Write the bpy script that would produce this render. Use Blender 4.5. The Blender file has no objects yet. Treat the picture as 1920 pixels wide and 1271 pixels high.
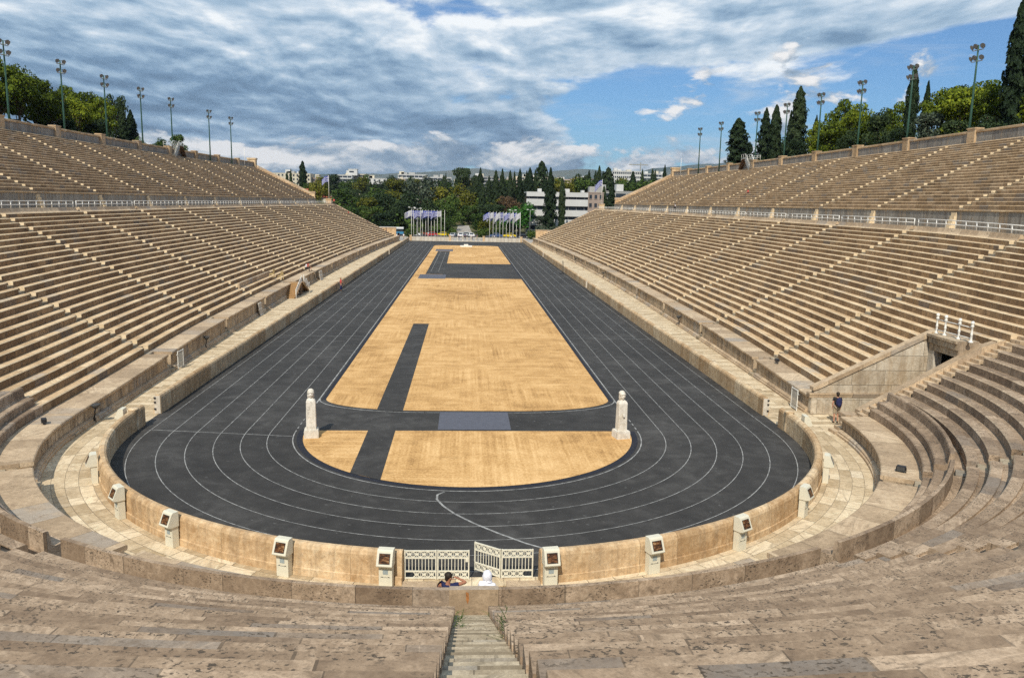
import bpy, bmesh, math, random
import numpy as np
from mathutils import Vector, Matrix
R = math.radians
PI = math.pi
scene = bpy.context.scene
col = scene.collection
random.seed(7)
rng = np.random.default_rng(7)

# ------------------------------------------------------------------ camera
cam_d = bpy.data.cameras.new("camera")
cam = bpy.data.objects.new("camera", cam_d)
col.objects.link(cam)
CP, CYW, CR = 0.1683, 0.0602, -0.0199
fw = Vector((math.sin(CYW)*math.cos(CP), math.cos(CYW)*math.cos(CP), -math.sin(CP)))
rt = Vector((math.cos(CYW), -math.sin(CYW), 0))
dn = fw.cross(rt)
r2 = rt*math.cos(CR) + dn*math.sin(CR)
d2 = -rt*math.sin(CR) + dn*math.cos(CR)
m = Matrix((( r2.x, -d2.x, -fw.x), (r2.y, -d2.y, -fw.y), (r2.z, -d2.z, -fw.z)))
cam.matrix_world = Matrix.Translation((-0.2986, -40.2326, 11.688)) @ m.to_4x4()
cam_d.sensor_width = 36
cam_d.lens = 1507.75/1920*36
cam_d.clip_start = 0.1
cam_d.clip_end = 60000
scene.camera = cam

# ------------------------------------------------------------------ view
scene.view_settings.view_transform = 'Standard'
scene.view_settings.look = 'None'
scene.view_settings.exposure = 0.0
scene.view_settings.gamma = 1.0
scene.cycles.max_bounces = 6
scene.cycles.use_adaptive_sampling = True
scene.cycles.use_denoising = False
scene.cycles.adaptive_threshold = 0.02

# ------------------------------------------------------------------ sun
SUN_EL, SUN_AZ = 46.0, 15.0       # azimuth: degrees left of straight behind the camera
sd = bpy.data.lights.new("sun", 'SUN')
sd.energy = 4.7
sd.angle = R(0.55)
sd.color = (1.0, 0.925, 0.79)
so = bpy.data.objects.new("sun", sd)
col.objects.link(so)
sdir = Vector((-math.sin(R(SUN_AZ))*math.cos(R(SUN_EL)), -math.cos(R(SUN_AZ))*math.cos(R(SUN_EL)), math.sin(R(SUN_EL))))
so.rotation_euler = sdir.to_track_quat('Z', 'Y').to_euler()
so.location = (0, 0, 60)

# ------------------------------------------------------------------ node helper
class NT:
    def __init__(s, tree):
        s.t = tree
        s.n = tree.nodes
        s.l = tree.links
    def new(s, kind, **kw):
        n = s.n.new(kind)
        for k, v in kw.items():
            if hasattr(n, k) and not k.startswith('i_'):
                setattr(n, k, v)
        return n
    def link(s, a, b):
        s.l.new(a, b)
    def val(s, inp, v):
        if hasattr(v, 'is_output') or isinstance(v, bpy.types.NodeSocket):
            s.l.new(v, inp)
        else:
            inp.default_value = v
    def math(s, op, a, b=0.0, c=0.0, clamp=False):
        n = s.n.new('ShaderNodeMath'); n.operation = op; n.use_clamp = clamp
        s.val(n.inputs[0], a); s.val(n.inputs[1], b); s.val(n.inputs[2], c)
        return n.outputs[0]
    def vmath(s, op, a, b=(0, 0, 0)):
        n = s.n.new('ShaderNodeVectorMath'); n.operation = op
        s.val(n.inputs[0], a); s.val(n.inputs[1], b)
        return n.outputs[0]
    def noise(s, vec, scale, detail=4, rough=.55, dist=0.0, dim='3D', out=0):
        n = s.n.new('ShaderNodeTexNoise'); n.noise_dimensions = dim
        if vec is not None: s.l.new(vec, n.inputs['Vector'])
        n.inputs['Scale'].default_value = scale
        n.inputs['Detail'].default_value = detail
        n.inputs['Roughness'].default_value = rough
        n.inputs['Distortion'].default_value = dist
        return n.outputs[out]
    def ramp(s, fac, stops, interp='LINEAR'):
        n = s.n.new('ShaderNodeValToRGB'); e = n.color_ramp.elements
        n.color_ramp.interpolation = interp
        while len(e) < len(stops): e.new(0.5)
        for i, (p, c) in enumerate(stops):
            e[i].position = p
            if not hasattr(c, '__len__'): c = (c, c, c)
            e[i].color = (c[0], c[1], c[2], 1)
        s.val(n.inputs[0], fac)
        return n.outputs[0]
    def mix(s, fac, a, b, mode='MIX'):
        n = s.n.new('ShaderNodeMix'); n.data_type = 'RGBA'; n.blend_type = mode
        n.clamp_factor = True
        s.val(n.inputs['Factor'], fac)
        for sock, v in ((n.inputs[6], a), (n.inputs[7], b)):
            if hasattr(v, '__len__') and not isinstance(v, bpy.types.NodeSocket):
                v = (v[0], v[1], v[2], 1)
            s.val(sock, v)
        return n.outputs[2]
    def comb(s, x, y, z):
        n = s.n.new('ShaderNodeCombineXYZ')
        for i, v in enumerate((x, y, z)): s.val(n.inputs[i], v)
        return n.outputs[0]
    def sep(s, v):
        n = s.n.new('ShaderNodeSeparateXYZ'); s.l.new(v, n.inputs[0])
        return n.outputs
    def mapr(s, v, a, b, c, d, smooth=True):
        n = s.n.new('ShaderNodeMapRange')
        n.interpolation_type = 'SMOOTHSTEP' if smooth else 'LINEAR'
        s.val(n.inputs[0], v)
        for i, q in enumerate((a, b, c, d)): s.val(n.inputs[i+1], q)
        return n.outputs[0]
    def wn(s, vec):
        n = s.n.new('ShaderNodeTexWhiteNoise'); n.noise_dimensions = '3D'
        s.l.new(vec, n.inputs[0])
        return n.outputs

# ------------------------------------------------------------------ sky with clouds
world = bpy.data.worlds.new("World")
scene.world = world
world.use_nodes = True
W = NT(world.node_tree)
for n in list(W.n): W.n.remove(n)
wout = W.new('ShaderNodeOutputWorld')
bg = W.new('ShaderNodeBackground')
bg.inputs['Strength'].default_value = 0.128
sky = W.new('ShaderNodeTexSky')
sky.sky_type = 'NISHITA'
sky.sun_disc = False
sky.sun_elevation = R(SUN_EL)
sky.sun_rotation = math.atan2(sdir.x, sdir.y)
sky.altitude = 100
sky.air_density = 1.0
sky.dust_density = 0.4
sky.ozone_density = 2.0
tc = W.new('ShaderNodeTexCoord')
dirv = tc.outputs['Generated']
dx, dy, dz_ = W.sep(dirv)
el = W.math('MAXIMUM', dz_, 0.004)
az = W.math('DIVIDE', dx, W.math('MAXIMUM', dy, 0.05))
# cloud deck on a plane overhead, closed to the left and overhead, open low on the right
pl = W.math('ADD', el, 0.20)
pvec = W.comb(W.math('DIVIDE', dx, pl), W.math('MULTIPLY', W.math('LOGARITHM', W.math('ADD', el, 0.08), 2.71828), -1.75), 3.7)
n1 = W.noise(pvec, 2.0, 9, .55, .2)
n1b = W.noise(W.vmath('ADD', pvec, (0.02, -0.06, 0.0)), 2.0, 9, .55, .2)
nl = W.noise(W.vmath('ADD', pvec, (4.1, 1.3, 0.0)), 0.75, 3, .5, .2)
nf = W.noise(pvec, 6.0, 6, .62, .4)
azw = W.math('ADD', az, W.math('MULTIPLY', W.math('SUBTRACT', nl, .5), 0.9))
ca = W.mapr(W.math('ADD', azw, W.math('MULTIPLY', el, -0.25)), -0.16, 0.30, 1.0, 0.0)
cb = W.mapr(W.math('ADD', el, W.math('ADD', W.math('MULTIPLY', az, -0.045), W.math('MULTIPLY', W.math('SUBTRACT', nl, .5), .22))), 0.130, 0.20, 0.0, 1.0)
cover = W.math('ADD', W.mapr(W.math('MAXIMUM', ca, cb), 0, 1, -0.075, 0.22, False), W.mapr(el, 0.02, 0.085, -0.20, 0.0))
dens = W.math('ADD', W.math('ADD', n1, cover), W.math('MULTIPLY', W.math('SUBTRACT', nf, .5), 0.12))
m1 = W.mapr(dens, 0.49, 0.60, 0.0, 1.0)
relief = W.math('MULTIPLY', W.math('SUBTRACT', n1, n1b), 3.6)
shade = W.math('ADD', W.math('ADD', W.math('MULTIPLY', W.math('SUBTRACT', nl, .5), 1.15), relief), W.math('ADD', W.math('MULTIPLY', W.math('SUBTRACT', nf, .5), .55), 0.47))
shade = W.math('ADD', shade, W.mapr(el, 0.08, 0.22, -0.10, 0.10))
edge = W.mapr(dens, 0.50, 0.72, 0.22, 0.0)
shade = W.math('ADD', shade, edge)
ccol = W.ramp(shade, [(0.0, (0.95, 1.65, 2.6)), (0.28, (1.6, 2.6, 3.85)), (0.52, (2.95, 4.1, 5.3)), (0.74, (4.8, 5.7, 6.6)), (0.98, (7.6, 7.9, 8.1))])
# heaped clouds low over the horizon
cu = W.comb(W.math('MULTIPLY', az, 8.5), W.math('MULTIPLY', el, 20.0), 1.3)
c1 = W.noise(cu, 1.0, 8, .56, .25)
c1b = W.noise(W.vmath('ADD', cu, (-.12, .30, 0)), 1.0, 8, .56, .25)
cuf = W.noise(cu, 5.0, 5, .62, .3)
cband = W.math('ADD', W.mapr(el, 0.045, 0.105, 0.10, W.mapr(az, .02, .16, -.34, -.075)), W.mapr(el, .15, .20, 0, -.2))
cd = W.math('ADD', W.math('ADD', c1, cband), W.math('MULTIPLY', W.math('SUBTRACT', cuf, .5), .10))
m2 = W.mapr(cd, 0.47, 0.55, 0, 1)
clit = W.math('ADD', W.math('MULTIPLY', W.math('SUBTRACT', c1, c1b), 3.6), W.math('ADD', .60, W.math('MULTIPLY', W.math('SUBTRACT', cuf, .5), .8)))
c2col = W.ramp(clit, [(0.05, (1.3, 2.0, 2.9)), (0.42, (2.2, 3.0, 3.9)), (0.66, (4.3, 4.8, 5.3)), (0.95, (7.6, 7.5, 7.4))])
wisp = W.noise(W.vmath('MULTIPLY', cu, (.5, 1.6, 1)), 1.3, 7, .6, .5)
mw = W.mapr(wisp, .48, .78, 0.04, .6)
skyb = W.mix(1.0, sky.outputs[0], (0.36, 0.58, 0.80), 'MULTIPLY')
skyb = W.mix(mw, skyb, (4.8, 5.5, 6.2))
s1 = W.mix(m1, skyb, ccol)
s2 = W.mix(m2, s1, c2col)
W.link(s2, bg.inputs['Color'])
W.link(bg.outputs[0], wout.inputs['Surface'])

# ------------------------------------------------------------------ materials
def mat_base(name, rough=.85):
    mt = bpy.data.materials.new(name)
    mt.use_nodes = True
    t = NT(mt.node_tree)
    b = t.n['Principled BSDF']
    b.inputs['Roughness'].default_value = rough
    b.inputs['Specular IOR Level'].default_value = 0.25
    return mt, t, b

def plain(name, c, rough=.6, metal=0.0, var=.12, scale=6.0):
    mt, t, b = mat_base(name, rough)
    tcn = t.new('ShaderNodeTexCoord')
    n = t.noise(tcn.outputs['Object'], scale, 5, .6)
    lo = tuple(x*(1-var) for x in c); hi = tuple(min(1, x*(1+var)) for x in c)
    t.link(t.ramp(n, [(.3, lo), (.7, hi)]), b.inputs['Base Color'])
    b.inputs['Metallic'].default_value = metal
    return mt

def bump(t, b, h, strength=.3, dist=.02):
    n = t.new('ShaderNodeBump')
    n.inputs['Strength'].default_value = strength
    n.inputs['Distance'].default_value = dist
    t.link(h, n.inputs['Height'])
    t.link(n.outputs[0], b.inputs['Normal'])

def stone(name, c0, c1, c2, block=1.35, streak=0.0, pits=0.0, grey=.25, joint=.55, rows=None, vary=.26, dense=0):
    """weathered marble laid in blocks; UV is metres along / across the run"""
    mt, t, b = mat_base(name, .8)
    uvn = t.new('ShaderNodeUVMap')
    oi = t.new('ShaderNodeObjectInfo')
    geo = t.new('ShaderNodeNewGeometry')
    pos = geo.outputs['Position']
    u, v, _ = t.sep(uvn.outputs[0])
    rnd = oi.outputs['Random']
    vrow = t.math('FLOOR', t.math('DIVIDE', v, rows)) if rows else t.math('MULTIPLY', 0.0, 0.0)
    off = t.math('ADD', t.math('MULTIPLY', rnd, 37.0), t.math('MULTIPLY', t.math('FRACT', t.math('MULTIPLY', vrow, .37)), 3.0))
    # blocks of unequal length
    wob = t.noise(t.comb(t.math('ADD', t.math('MULTIPLY', u, .45), off), vrow, 0), 1.0, 0)
    uu = t.math('ADD', t.math('DIVIDE', u, block), t.math('ADD', off, t.math('MULTIPLY', wob, 1.2)))
    cell = t.math('FLOOR', uu)
    fr = t.math('FRACT', uu)
    w = t.wn(t.comb(cell, t.math('ADD', off, vrow), 0.0))
    wv = w[0]
    w2 = t.sep(w[1])
    # veining, blotches
    sp = t.vmath('ADD', pos, t.vmath('SCALE', w[1], (0, 0, 0)))
    sc = t.n.new('ShaderNodeVectorMath'); sc.operation = 'SCALE'
    t.link(w[1], sc.inputs[0]); sc.inputs['Scale'].default_value = 9.0
    bp = t.vmath('ADD', pos, sc.outputs[0])
    big = t.noise(bp, 0.9, 5, .6, .8)
    fine = t.noise(bp, 6.0, 6, .65, .4)
    colr = t.ramp(t.math('ADD', t.math('MULTIPLY', big, .6), t.math('ADD', t.math('MULTIPLY', wv, vary), t.math('MULTIPLY', t.math('SUBTRACT', fine, .5), .6))),
                  [(.22+(vary-.26)*.3, c0), (.45+(vary-.26)*.5, c1), (.70+(vary-.26)*.7, c2)])
    gm = t.math('MULTIPLY', t.mapr(w2[1], 1-grey, 1-grey+.12, 0, .7), t.mapr(big, .3, .6, .4, 1))
    colr = t.mix(gm, colr, tuple(.74*(.3*c1[0]+.4*c1[1]+.3*c1[2])*q for q in (1.02, .98, .93)))
    ve = t.noise(t.vmath('MULTIPLY', bp, (1.0, 1.0, 3.0)), 2.2, 5, .6, 1.6)
    colr = t.mix(t.mapr(t.math('ABSOLUTE', t.math('SUBTRACT', ve, .5)), 0.0, .05, .16, 0.0), colr, (0.16, 0.11, 0.07))
    vr = t.new('ShaderNodeVectorRotate'); vr.rotation_type = 'Z_AXIS'
    t.link(bp, vr.inputs['Vector']); t.link(t.math('MULTIPLY', w2[2], 3.1), vr.inputs['Angle'])
    bd = t.noise(t.vmath('MULTIPLY', vr.outputs[0], (.8, 6.5, 4.0)), 1.0, 6, .62, .7)
    bs = t.mapr(w2[0], .2, .9, .15, .75)
    colr = t.mix(t.math('MULTIPLY', t.mapr(bd, .50, .72, 0, 1), bs), colr, tuple(q*.42 for q in c1))
    colr = t.mix(t.math('MULTIPLY', t.mapr(bd, .46, .28, 0, 1), t.math('MULTIPLY', bs, .7)), colr, tuple(min(.85, q*1.22) for q in c2))
    gri = t.noise(pos, 2.6, 7, .68, .5)
    colr = t.mix(t.mapr(gri, .52, .72, 0, .55), colr, (c0[0]*.62, c0[1]*.6, c0[2]*.58))
    if streak > 0:
        sn = t.noise(t.comb(t.math('MULTIPLY', u, 3.4), t.math('MULTIPLY', v, .25), rnd), 1.0, 6, .65, .15)
        colr = t.mix(t.math('MULTIPLY', t.mapr(sn, .42, .66, 0, 1), streak), colr, (0.10, 0.075, 0.055))
        sn2 = t.noise(t.comb(t.math('MULTIPLY', u, 1.4), t.math('MULTIPLY', v, .2), t.math('ADD', rnd, 5.0)), 1.0, 4, .6)
        colr = t.mix(t.math('MULTIPLY', t.mapr(sn2, .5, .7, 0, 1), streak*.8), colr, (0.40, 0.25, 0.11))
    if pits > 0:
        pm = t.noise(pos, 1.3, 3, .5)
        pn = t.noise(t.comb(t.math('MULTIPLY', u, .6), t.math('MULTIPLY', v, 1.0), rnd), 24.0, 4, .62, .5)
        pk = t.math('MULTIPLY', t.mapr(pn, .55 if dense else .58, .60, 0, 1), t.mapr(pm, .42, .58, .22 if dense else .12, 1))
        colr = t.mix(t.math('MULTIPLY', pk, pits), colr, (0.055, 0.045, 0.035))
    gr = t.noise(pos, 38.0, 3, .6)
    colr = t.mix(t.mapr(gr, .35, .75, .0, .35), colr, tuple(q*.45 for q in c1))
    jw = .014/block
    jm = t.math('MULTIPLY', t.math('LESS_THAN', fr, jw*1.6), joint)
    if rows: jm = t.math('MAXIMUM', jm, t.math('MULTIPLY', t.math('LESS_THAN', t.math('FRACT', t.math('DIVIDE', v, rows)), .04), joint*.8))
    colr = t.mix(jm, colr, (0.05, 0.04, 0.03))
    t.link(colr, b.inputs['Base Color'])
    hh = t.math('ADD', t.math('MULTIPLY', fine, .5), big)
    bump(t, b, hh, .35, .03)
    return mt

M = {}
M['seat'] = stone('seat_marble', (0.45, 0.305, 0.17), (0.64, 0.455, 0.27), (0.78, 0.605, 0.395), 1.45, grey=.12, vary=.42)
M['seat_riser'] = stone('stained_shaded_front', (0.17, 0.108, 0.057), (0.30, 0.197, 0.107), (0.47, 0.33, 0.19), 1.45, grey=.15, streak=.35, vary=.42)  # brown stain and streaks, darkened further as painted shade against the treads
M['seat_end'] = stone('sunlit_seat_end', (0.60, 0.46, 0.285), (0.73, 0.575, 0.38), (0.82, 0.68, 0.48), 3.0, grey=.0, joint=0)  # paler than the seats: sunlit brightness painted into the stone colour
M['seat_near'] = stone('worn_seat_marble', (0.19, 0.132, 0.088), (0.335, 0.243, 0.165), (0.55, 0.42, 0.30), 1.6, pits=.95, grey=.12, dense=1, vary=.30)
M['near_lip'] = stone('worn_highlit_lip', (0.30, 0.215, 0.142), (0.48, 0.36, 0.245), (0.66, 0.53, 0.385), 1.6, pits=.5, grey=.1)  # worn lip, also lightened as a painted edge highlight
M['upper'] = stone('upper_seat_marble', (0.36, 0.25, 0.145), (0.53, 0.38, 0.23), (0.68, 0.51, 0.325), 1.45, grey=.14, vary=.4)
M['upper_riser'] = stone('stained_shaded_upper', (0.20, 0.135, 0.076), (0.345, 0.24, 0.142), (0.50, 0.36, 0.225), 1.45, grey=.16, streak=.35, vary=.4)  # streaked stain, with shade on the upper fronts deepened in the colour
M['podium'] = stone('podium_marble', (0.30, 0.22, 0.145), (0.48, 0.37, 0.25), (0.63, 0.51, 0.36), 1.8, streak=.75, grey=.15)
M['coping'] = stone('coping_marble', (0.33, 0.24, 0.155), (0.51, 0.38, 0.25), (0.68, 0.54, 0.375), 1.8, grey=.16, pits=.45, vary=.36)
M['parapet'] = stone('parapet_marble', (0.40, 0.245, 0.118), (0.65, 0.465, 0.275), (0.80, 0.65, 0.45), 2.4, streak=.32, grey=.0)
M['ashlar'] = stone('passage_ashlar', (0.36, 0.28, 0.19), (0.56, 0.48, 0.37), (0.70, 0.63, 0.52), 2.3, streak=.35, grey=.12, rows=.86, joint=.8)
M['greywall'] = stone('grey_wall_marble', (0.20, 0.19, 0.175), (0.31, 0.29, 0.26), (0.41, 0.385, 0.34), 1.6, streak=.6, grey=.3)
M['paving'] = stone('paving_marble', (0.40, 0.30, 0.18), (0.64, 0.51, 0.34), (0.80, 0.67, 0.48), 1.15, grey=.05, rows=.5, vary=.42, joint=.8)
M['step'] = stone('step_marble', (0.22, 0.175, 0.118), (0.36, 0.295, 0.205), (0.52, 0.445, 0.33), 2.5, grey=.12, pits=.4, rows=1.0, vary=.5)
M['white_stone'] = stone('white_marble', (0.52, 0.46, 0.37), (0.64, 0.58, 0.49), (0.74, 0.69, 0.61), 1.1, streak=.25, grey=.02)
M['statue'] = stone('statue_marble', (0.62, 0.56, 0.46), (0.76, 0.72, 0.64), (0.84, 0.81, 0.75), 30, grey=0, streak=.15, joint=0)
M['white_metal'] = plain('white_painted_metal', (.72, .71, .66), .45, 0, .08, 9)
M['rail'] = plain('white_rail_paint', (.74, .73, .69), .5, 0, .06, 5)
M['gate_paint'] = plain('weathered_white_paint', (.66, .63, .52), .55, 0, .16, 14)
M['kiosk'] = plain('cream_metal', (.62, .59, .48), .45, 0, .05, 4)
M['plate'] = plain('grey_plate', (.32, .38, .40), .3, .2, .2, 12)
M['dark'] = plain('black_metal', (.025, .025, .028), .5, 0, .2, 8)
M['green_pole'] = plain('green_pole_paint', (.035, .085, .062), .5, .1, .15, 3)
M['lamp_body'] = plain('lamp_housing', (.07, .07, .07), .5, .2, .2, 8)
M['lamp_glass'] = plain('lamp_glass', (.17, .18, .19), .3, 0, .15, 8)
M['wood'] = plain('brown_timber', (.33, .20, .09), .7, 0, .25, 5)
M['dark_wood'] = plain('dark_timber', (.12, .075, .045), .8, 0, .25, 5)
M['pale_wood'] = plain('pale_timber', (.62, .47, .22), .6, 0, .15, 7)
M['grey_metal'] = plain('grey_steel', (.34, .34, .32), .5, .3, .15, 6)
M['skin'] = plain('skin', (.46, .24, .16), .6, 0, .08, 12)
M['skin_dark'] = plain('tanned_skin', (.33, .15, .09), .55, 0, .08, 12)
M['hair'] = plain('dark_hair', (.025, .017, .012), .6, 0, .3, 40)
M['hair_fair'] = plain('fair_hair', (.30, .17, .08), .6, 0, .2, 40)
M['navy'] = plain('navy_cloth', (.018, .022, .07), .9, 0, .15, 20)
M['red'] = plain('red_cloth', (.55, .07, .07), .9, 0, .15, 20)
M['black_cloth'] = plain('black_cloth', (.02, .02, .022), .9, 0, .2, 20)
M['white_cloth'] = plain('white_cloth', (.74, .74, .80), .9, 0, .06, 10)
M['beige'] = plain('beige_cloth', (.36, .29, .20), .9, 0, .1, 20)
M['blue_cloth'] = plain('blue_cloth', (.03, .05, .14), .9, 0, .15, 20)
M['sandpad'] = plain('grey_rubber', (.095, .10, .125), .85, 0, .12, 3)
M['bark'] = plain('bark', (.085, .06, .04), .95, 0, .3, 5)
M['asphalt'] = plain('asphalt', (.055, .055, .058), .9, 0, .2, 1)
M['tile_roof'] = plain('tile_roof', (.36, .10, .06), .8, 0, .2, 2)
M['tyre'] = plain('tyre_rubber', (.02, .02, .02), .9, 0, .1, 5)
M['car_glass'] = plain('car_glass', (.03, .04, .05), .1, 0, .1, 5)
for nm, c in (('car_white', (.72, .73, .74)), ('car_yellow', (.75, .55, .02)), ('car_silver', (.45, .47, .49)), ('car_blue', (.05, .09, .22)), ('car_red', (.40, .03, .03)), ('bus_blue', (.06, .22, .38)), ('car_black', (.02, .02, .025))):
    M[nm] = plain(nm+'_paint', c, .25, 0, .04, 3)

def track_mat():
    mt, t, b = mat_base('black_track', .8)
    geo = t.new('ShaderNodeNewGeometry'); p = geo.outputs['Position']
    a = t.noise(p, .16, 5, .6, .6)
    f = t.noise(p, 1.4, 6, .7, .4)
    g = t.noise(p, 22.0, 3, .6)
    st = t.noise(p, .55, 6, .62, 1.2)
    s = t.math('ADD', t.math('MULTIPLY', a, .30), t.math('ADD', t.math('MULTIPLY', f, .25), t.math('ADD', t.math('MULTIPLY', st, .30), t.math('MULTIPLY', g, .15))))
    c = t.ramp(s, [(.34, (.020, .0185, .0178)), (.5, (.040, .0375, .0355)), (.66, (.085, .081, .077))])
    sp = t.noise(p, 3.3, 2, .5)
    c = t.mix(t.mapr(sp, .68, .76, 0, .5), c, (.15, .15, .145))
    t.link(c, b.inputs['Base Color'])
    bump(t, b, g, .4, .01)
    return mt
M['track'] = track_mat()
M['track_dark'] = plain('dark_kerb_rubber', (.018, .019, .027), .8, 0, .25, 3)

def sand_mat():
    mt, t, b = mat_base('raked_sand', .95)
    geo = t.new('ShaderNodeNewGeometry'); p = geo.outputs['Position']
    x, y, z = t.sep(p)
    a = t.noise(p, .09, 5, .6, .6)
    d = t.noise(p, .7, 6, .65, .5)
    g = t.noise(p, 9.0, 4, .7)
    wob = t.noise(p, .25, 3, .5)
    ly = t.noise(t.comb(t.math('MULTIPLY', x, .12), t.math('MULTIPLY', y, 5.5), wob), 1.0, 4, .65, .1)
    lx = t.noise(t.comb(t.math('MULTIPLY', x, 6.0), t.math('MULTIPLY', y, .10), wob), 1.0, 4, .6, .1)
    selx = t.mapr(t.noise(p, .13, 3, .5), .42, .58, .0, 1.0)
    li = t.math('ADD', t.math('MULTIPLY', lx, selx), t.math('MULTIPLY', ly, t.math('SUBTRACT', 1.0, selx)))
    s = t.math('ADD', t.math('MULTIPLY', a, .26), t.math('ADD', t.math('MULTIPLY', d, .22), t.math('ADD', t.math('MULTIPLY', li, .22), t.math('MULTIPLY', g, .30))))
    c = t.ramp(s, [(.39, (.23, .12, .042)), (.49, (.52, .305, .118)), (.60, (.76, .50, .238))])
    st = t.noise(t.vmath('MULTIPLY', p, (.5, 1.6, 1)), .8, 5, .7, .8)
    c = t.mix(t.mapr(st, .56, .72, 0, .5), c, (.32, .19, .075))
    t.link(c, b.inputs['Base Color'])
    bump(t, b, t.math('ADD', li, g), .3, .03)
    return mt
M['sand'] = sand_mat()
def line_mat():
    mt, t, b = mat_base('worn_line_paint', .8)
    geo = t.new('ShaderNodeNewGeometry')
    n = t.noise(geo.outputs['Position'], 3.0, 5, .7)
    t.link(t.ramp(n, [(.35, (.13, .13, .13)), (.6, (.36, .36, .35))]), b.inputs['Base Color'])
    return mt
M['line'] = line_mat()
def ground_mat():
    mt, t, b = mat_base('dry_ground', .95)
    geo = t.new('ShaderNodeNewGeometry'); p = geo.outputs['Position']
    a = t.noise(p, .05, 6, .6); f = t.noise(p, .8, 5, .6)
    c = t.ramp(t.math('ADD', t.math('MULTIPLY', a, .6), t.math('MULTIPLY', f, .4)), [(.38, (.035, .055, .018)), (.5, (.085, .085, .035)), (.64, (.20, .15, .08))])
    t.link(c, b.inputs['Base Color'])
    return mt
M['ground'] = ground_mat()
def hill_mat():
    mt, t, b = mat_base('far_hill', 1.0)
    geo = t.new('ShaderNodeNewGeometry'); p = geo.outputs['Position']
    a = t.noise(p, .0012, 7, .62)
    c = t.ramp(a, [(.38, (.035, .055, .04)), (.55, (.085, .095, .07)), (.7, (.17, .155, .12))])
    t.link(c, b.inputs['Base Color'])
    return mt
M['hill'] = hill_mat()
def plaza_mat():
    mt, t, b = mat_base('plaza_paving', .85)
    geo = t.new('ShaderNodeNewGeometry'); p = geo.outputs['Position']
    a = t.noise(p, .4, 5, .6)
    t.link(t.ramp(a, [(.35, (.24, .22, .20)), (.65, (.40, .37, .33))]), b.inputs['Base Color'])
    return mt
M['plaza'] = plaza_mat()

def leaf(name, c0, c1, c2, sc=.35):
    mt, t, b = mat_base(name, .75)
    b.inputs['Specular IOR Level'].default_value = .15
    geo = t.new('ShaderNodeNewGeometry')
    oi = t.new('ShaderNodeObjectInfo')
    tcn = t.new('ShaderNodeTexCoord')
    n = t.noise(tcn.outputs['Object'], sc, 4, .6)
    s = t.math('ADD', t.math('MULTIPLY', n, .7), t.math('ADD', t.math('MULTIPLY', geo.outputs['Random Per Island'], .28), t.math('MULTIPLY', t.math('SUBTRACT', oi.outputs['Random'], .5), .22)))
    c = t.ramp(s, [(.28, c0), (.5, c1), (.72, c2)])
    t.link(c, b.inputs['Base Color'])
    tr = t.new('ShaderNodeBsdfTranslucent')
    t.link(c, tr.inputs[0])
    mx = t.new('ShaderNodeMixShader'); mx.inputs[0].default_value = .18
    t.link(b.outputs[0], mx.inputs[1]); t.link(tr.outputs[0], mx.inputs[2])
    t.link(mx.outputs[0], t.n['Material Output'].inputs[0])
    return mt
M['leaf_pine'] = leaf('pine_needles', (.024, .040, .006), (.095, .135, .010), (.25, .285, .02))
M['leaf_dark'] = leaf('dark_foliage', (.010, .022, .010), (.030, .052, .020), (.065, .09, .032))
M['leaf_mid'] = leaf('mid_green_foliage', (.018, .04, .008), (.055, .095, .018), (.12, .165, .035))
M['leaf_yellow'] = leaf('yellow_green_foliage', (.05, .06, .008), (.12, .125, .015), (.22, .20, .03))
M['leaf_bright'] = leaf('bright_green_foliage', (.015, .055, .010), (.04, .13, .02), (.08, .20, .04))
M['leaf_grey'] = leaf('grey_green_foliage', (.030, .045, .028), (.065, .085, .055), (.12, .145, .10))
M['leaf_cypress'] = leaf('cypress_foliage', (.008, .018, .008), (.022, .040, .016), (.05, .07, .028), .5)
M['leaf_brown'] = leaf('brown_foliage', (.045, .03, .018), (.10, .065, .035), (.17, .11, .06))

def flag_mat(kind):
    mt, t, b = mat_base('flag_'+kind, .85)
    uvn = t.new('ShaderNodeUVMap'); u, v, _ = t.sep(uvn.outputs[0])
    blue = (.012, .035, .40); white = (.60, .61, .66)
    if kind == 'greek':
        st = t.math('MODULO', t.math('FLOOR', t.math('MULTIPLY', v, 9.0)), 2.0)
        c = t.mix(st, blue, white)
        can = t.math('MULTIPLY', t.math('LESS_THAN', u, .37), t.math('GREATER_THAN', v, .444))
        cu_ = t.math('LESS_THAN', t.math('ABSOLUTE', t.math('SUBTRACT', u, .185)), .04)
        cv_ = t.math('LESS_THAN', t.math('ABSOLUTE', t.math('SUBTRACT', v, .722)), .056)
        cr = t.math('MAXIMUM', cu_, cv_)
        cc = t.mix(cr, blue, white)
        c = t.mix(can, c, cc)
    else:
        n = t.noise(uvn.outputs[0], 5.0, 3, .5)
        c = t.ramp(n, [(.3, (.55, .55, .58)), (.7, white)])
    t.link(c, b.inputs['Base Color'])
    tr = t.new('ShaderNodeBsdfTranslucent'); t.val(tr.inputs[0], c)
    mx = t.new('ShaderNodeMixShader'); mx.inputs[0].default_value = .3
    t.link(b.outputs[0], mx.inputs[1]); t.link(tr.outputs[0], mx.inputs[2])
    t.link(mx.outputs[0], t.n['Material Output'].inputs[0])
    return mt
M['flag_greek'] = flag_mat('greek')
M['flag_white'] = flag_mat('white')

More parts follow.
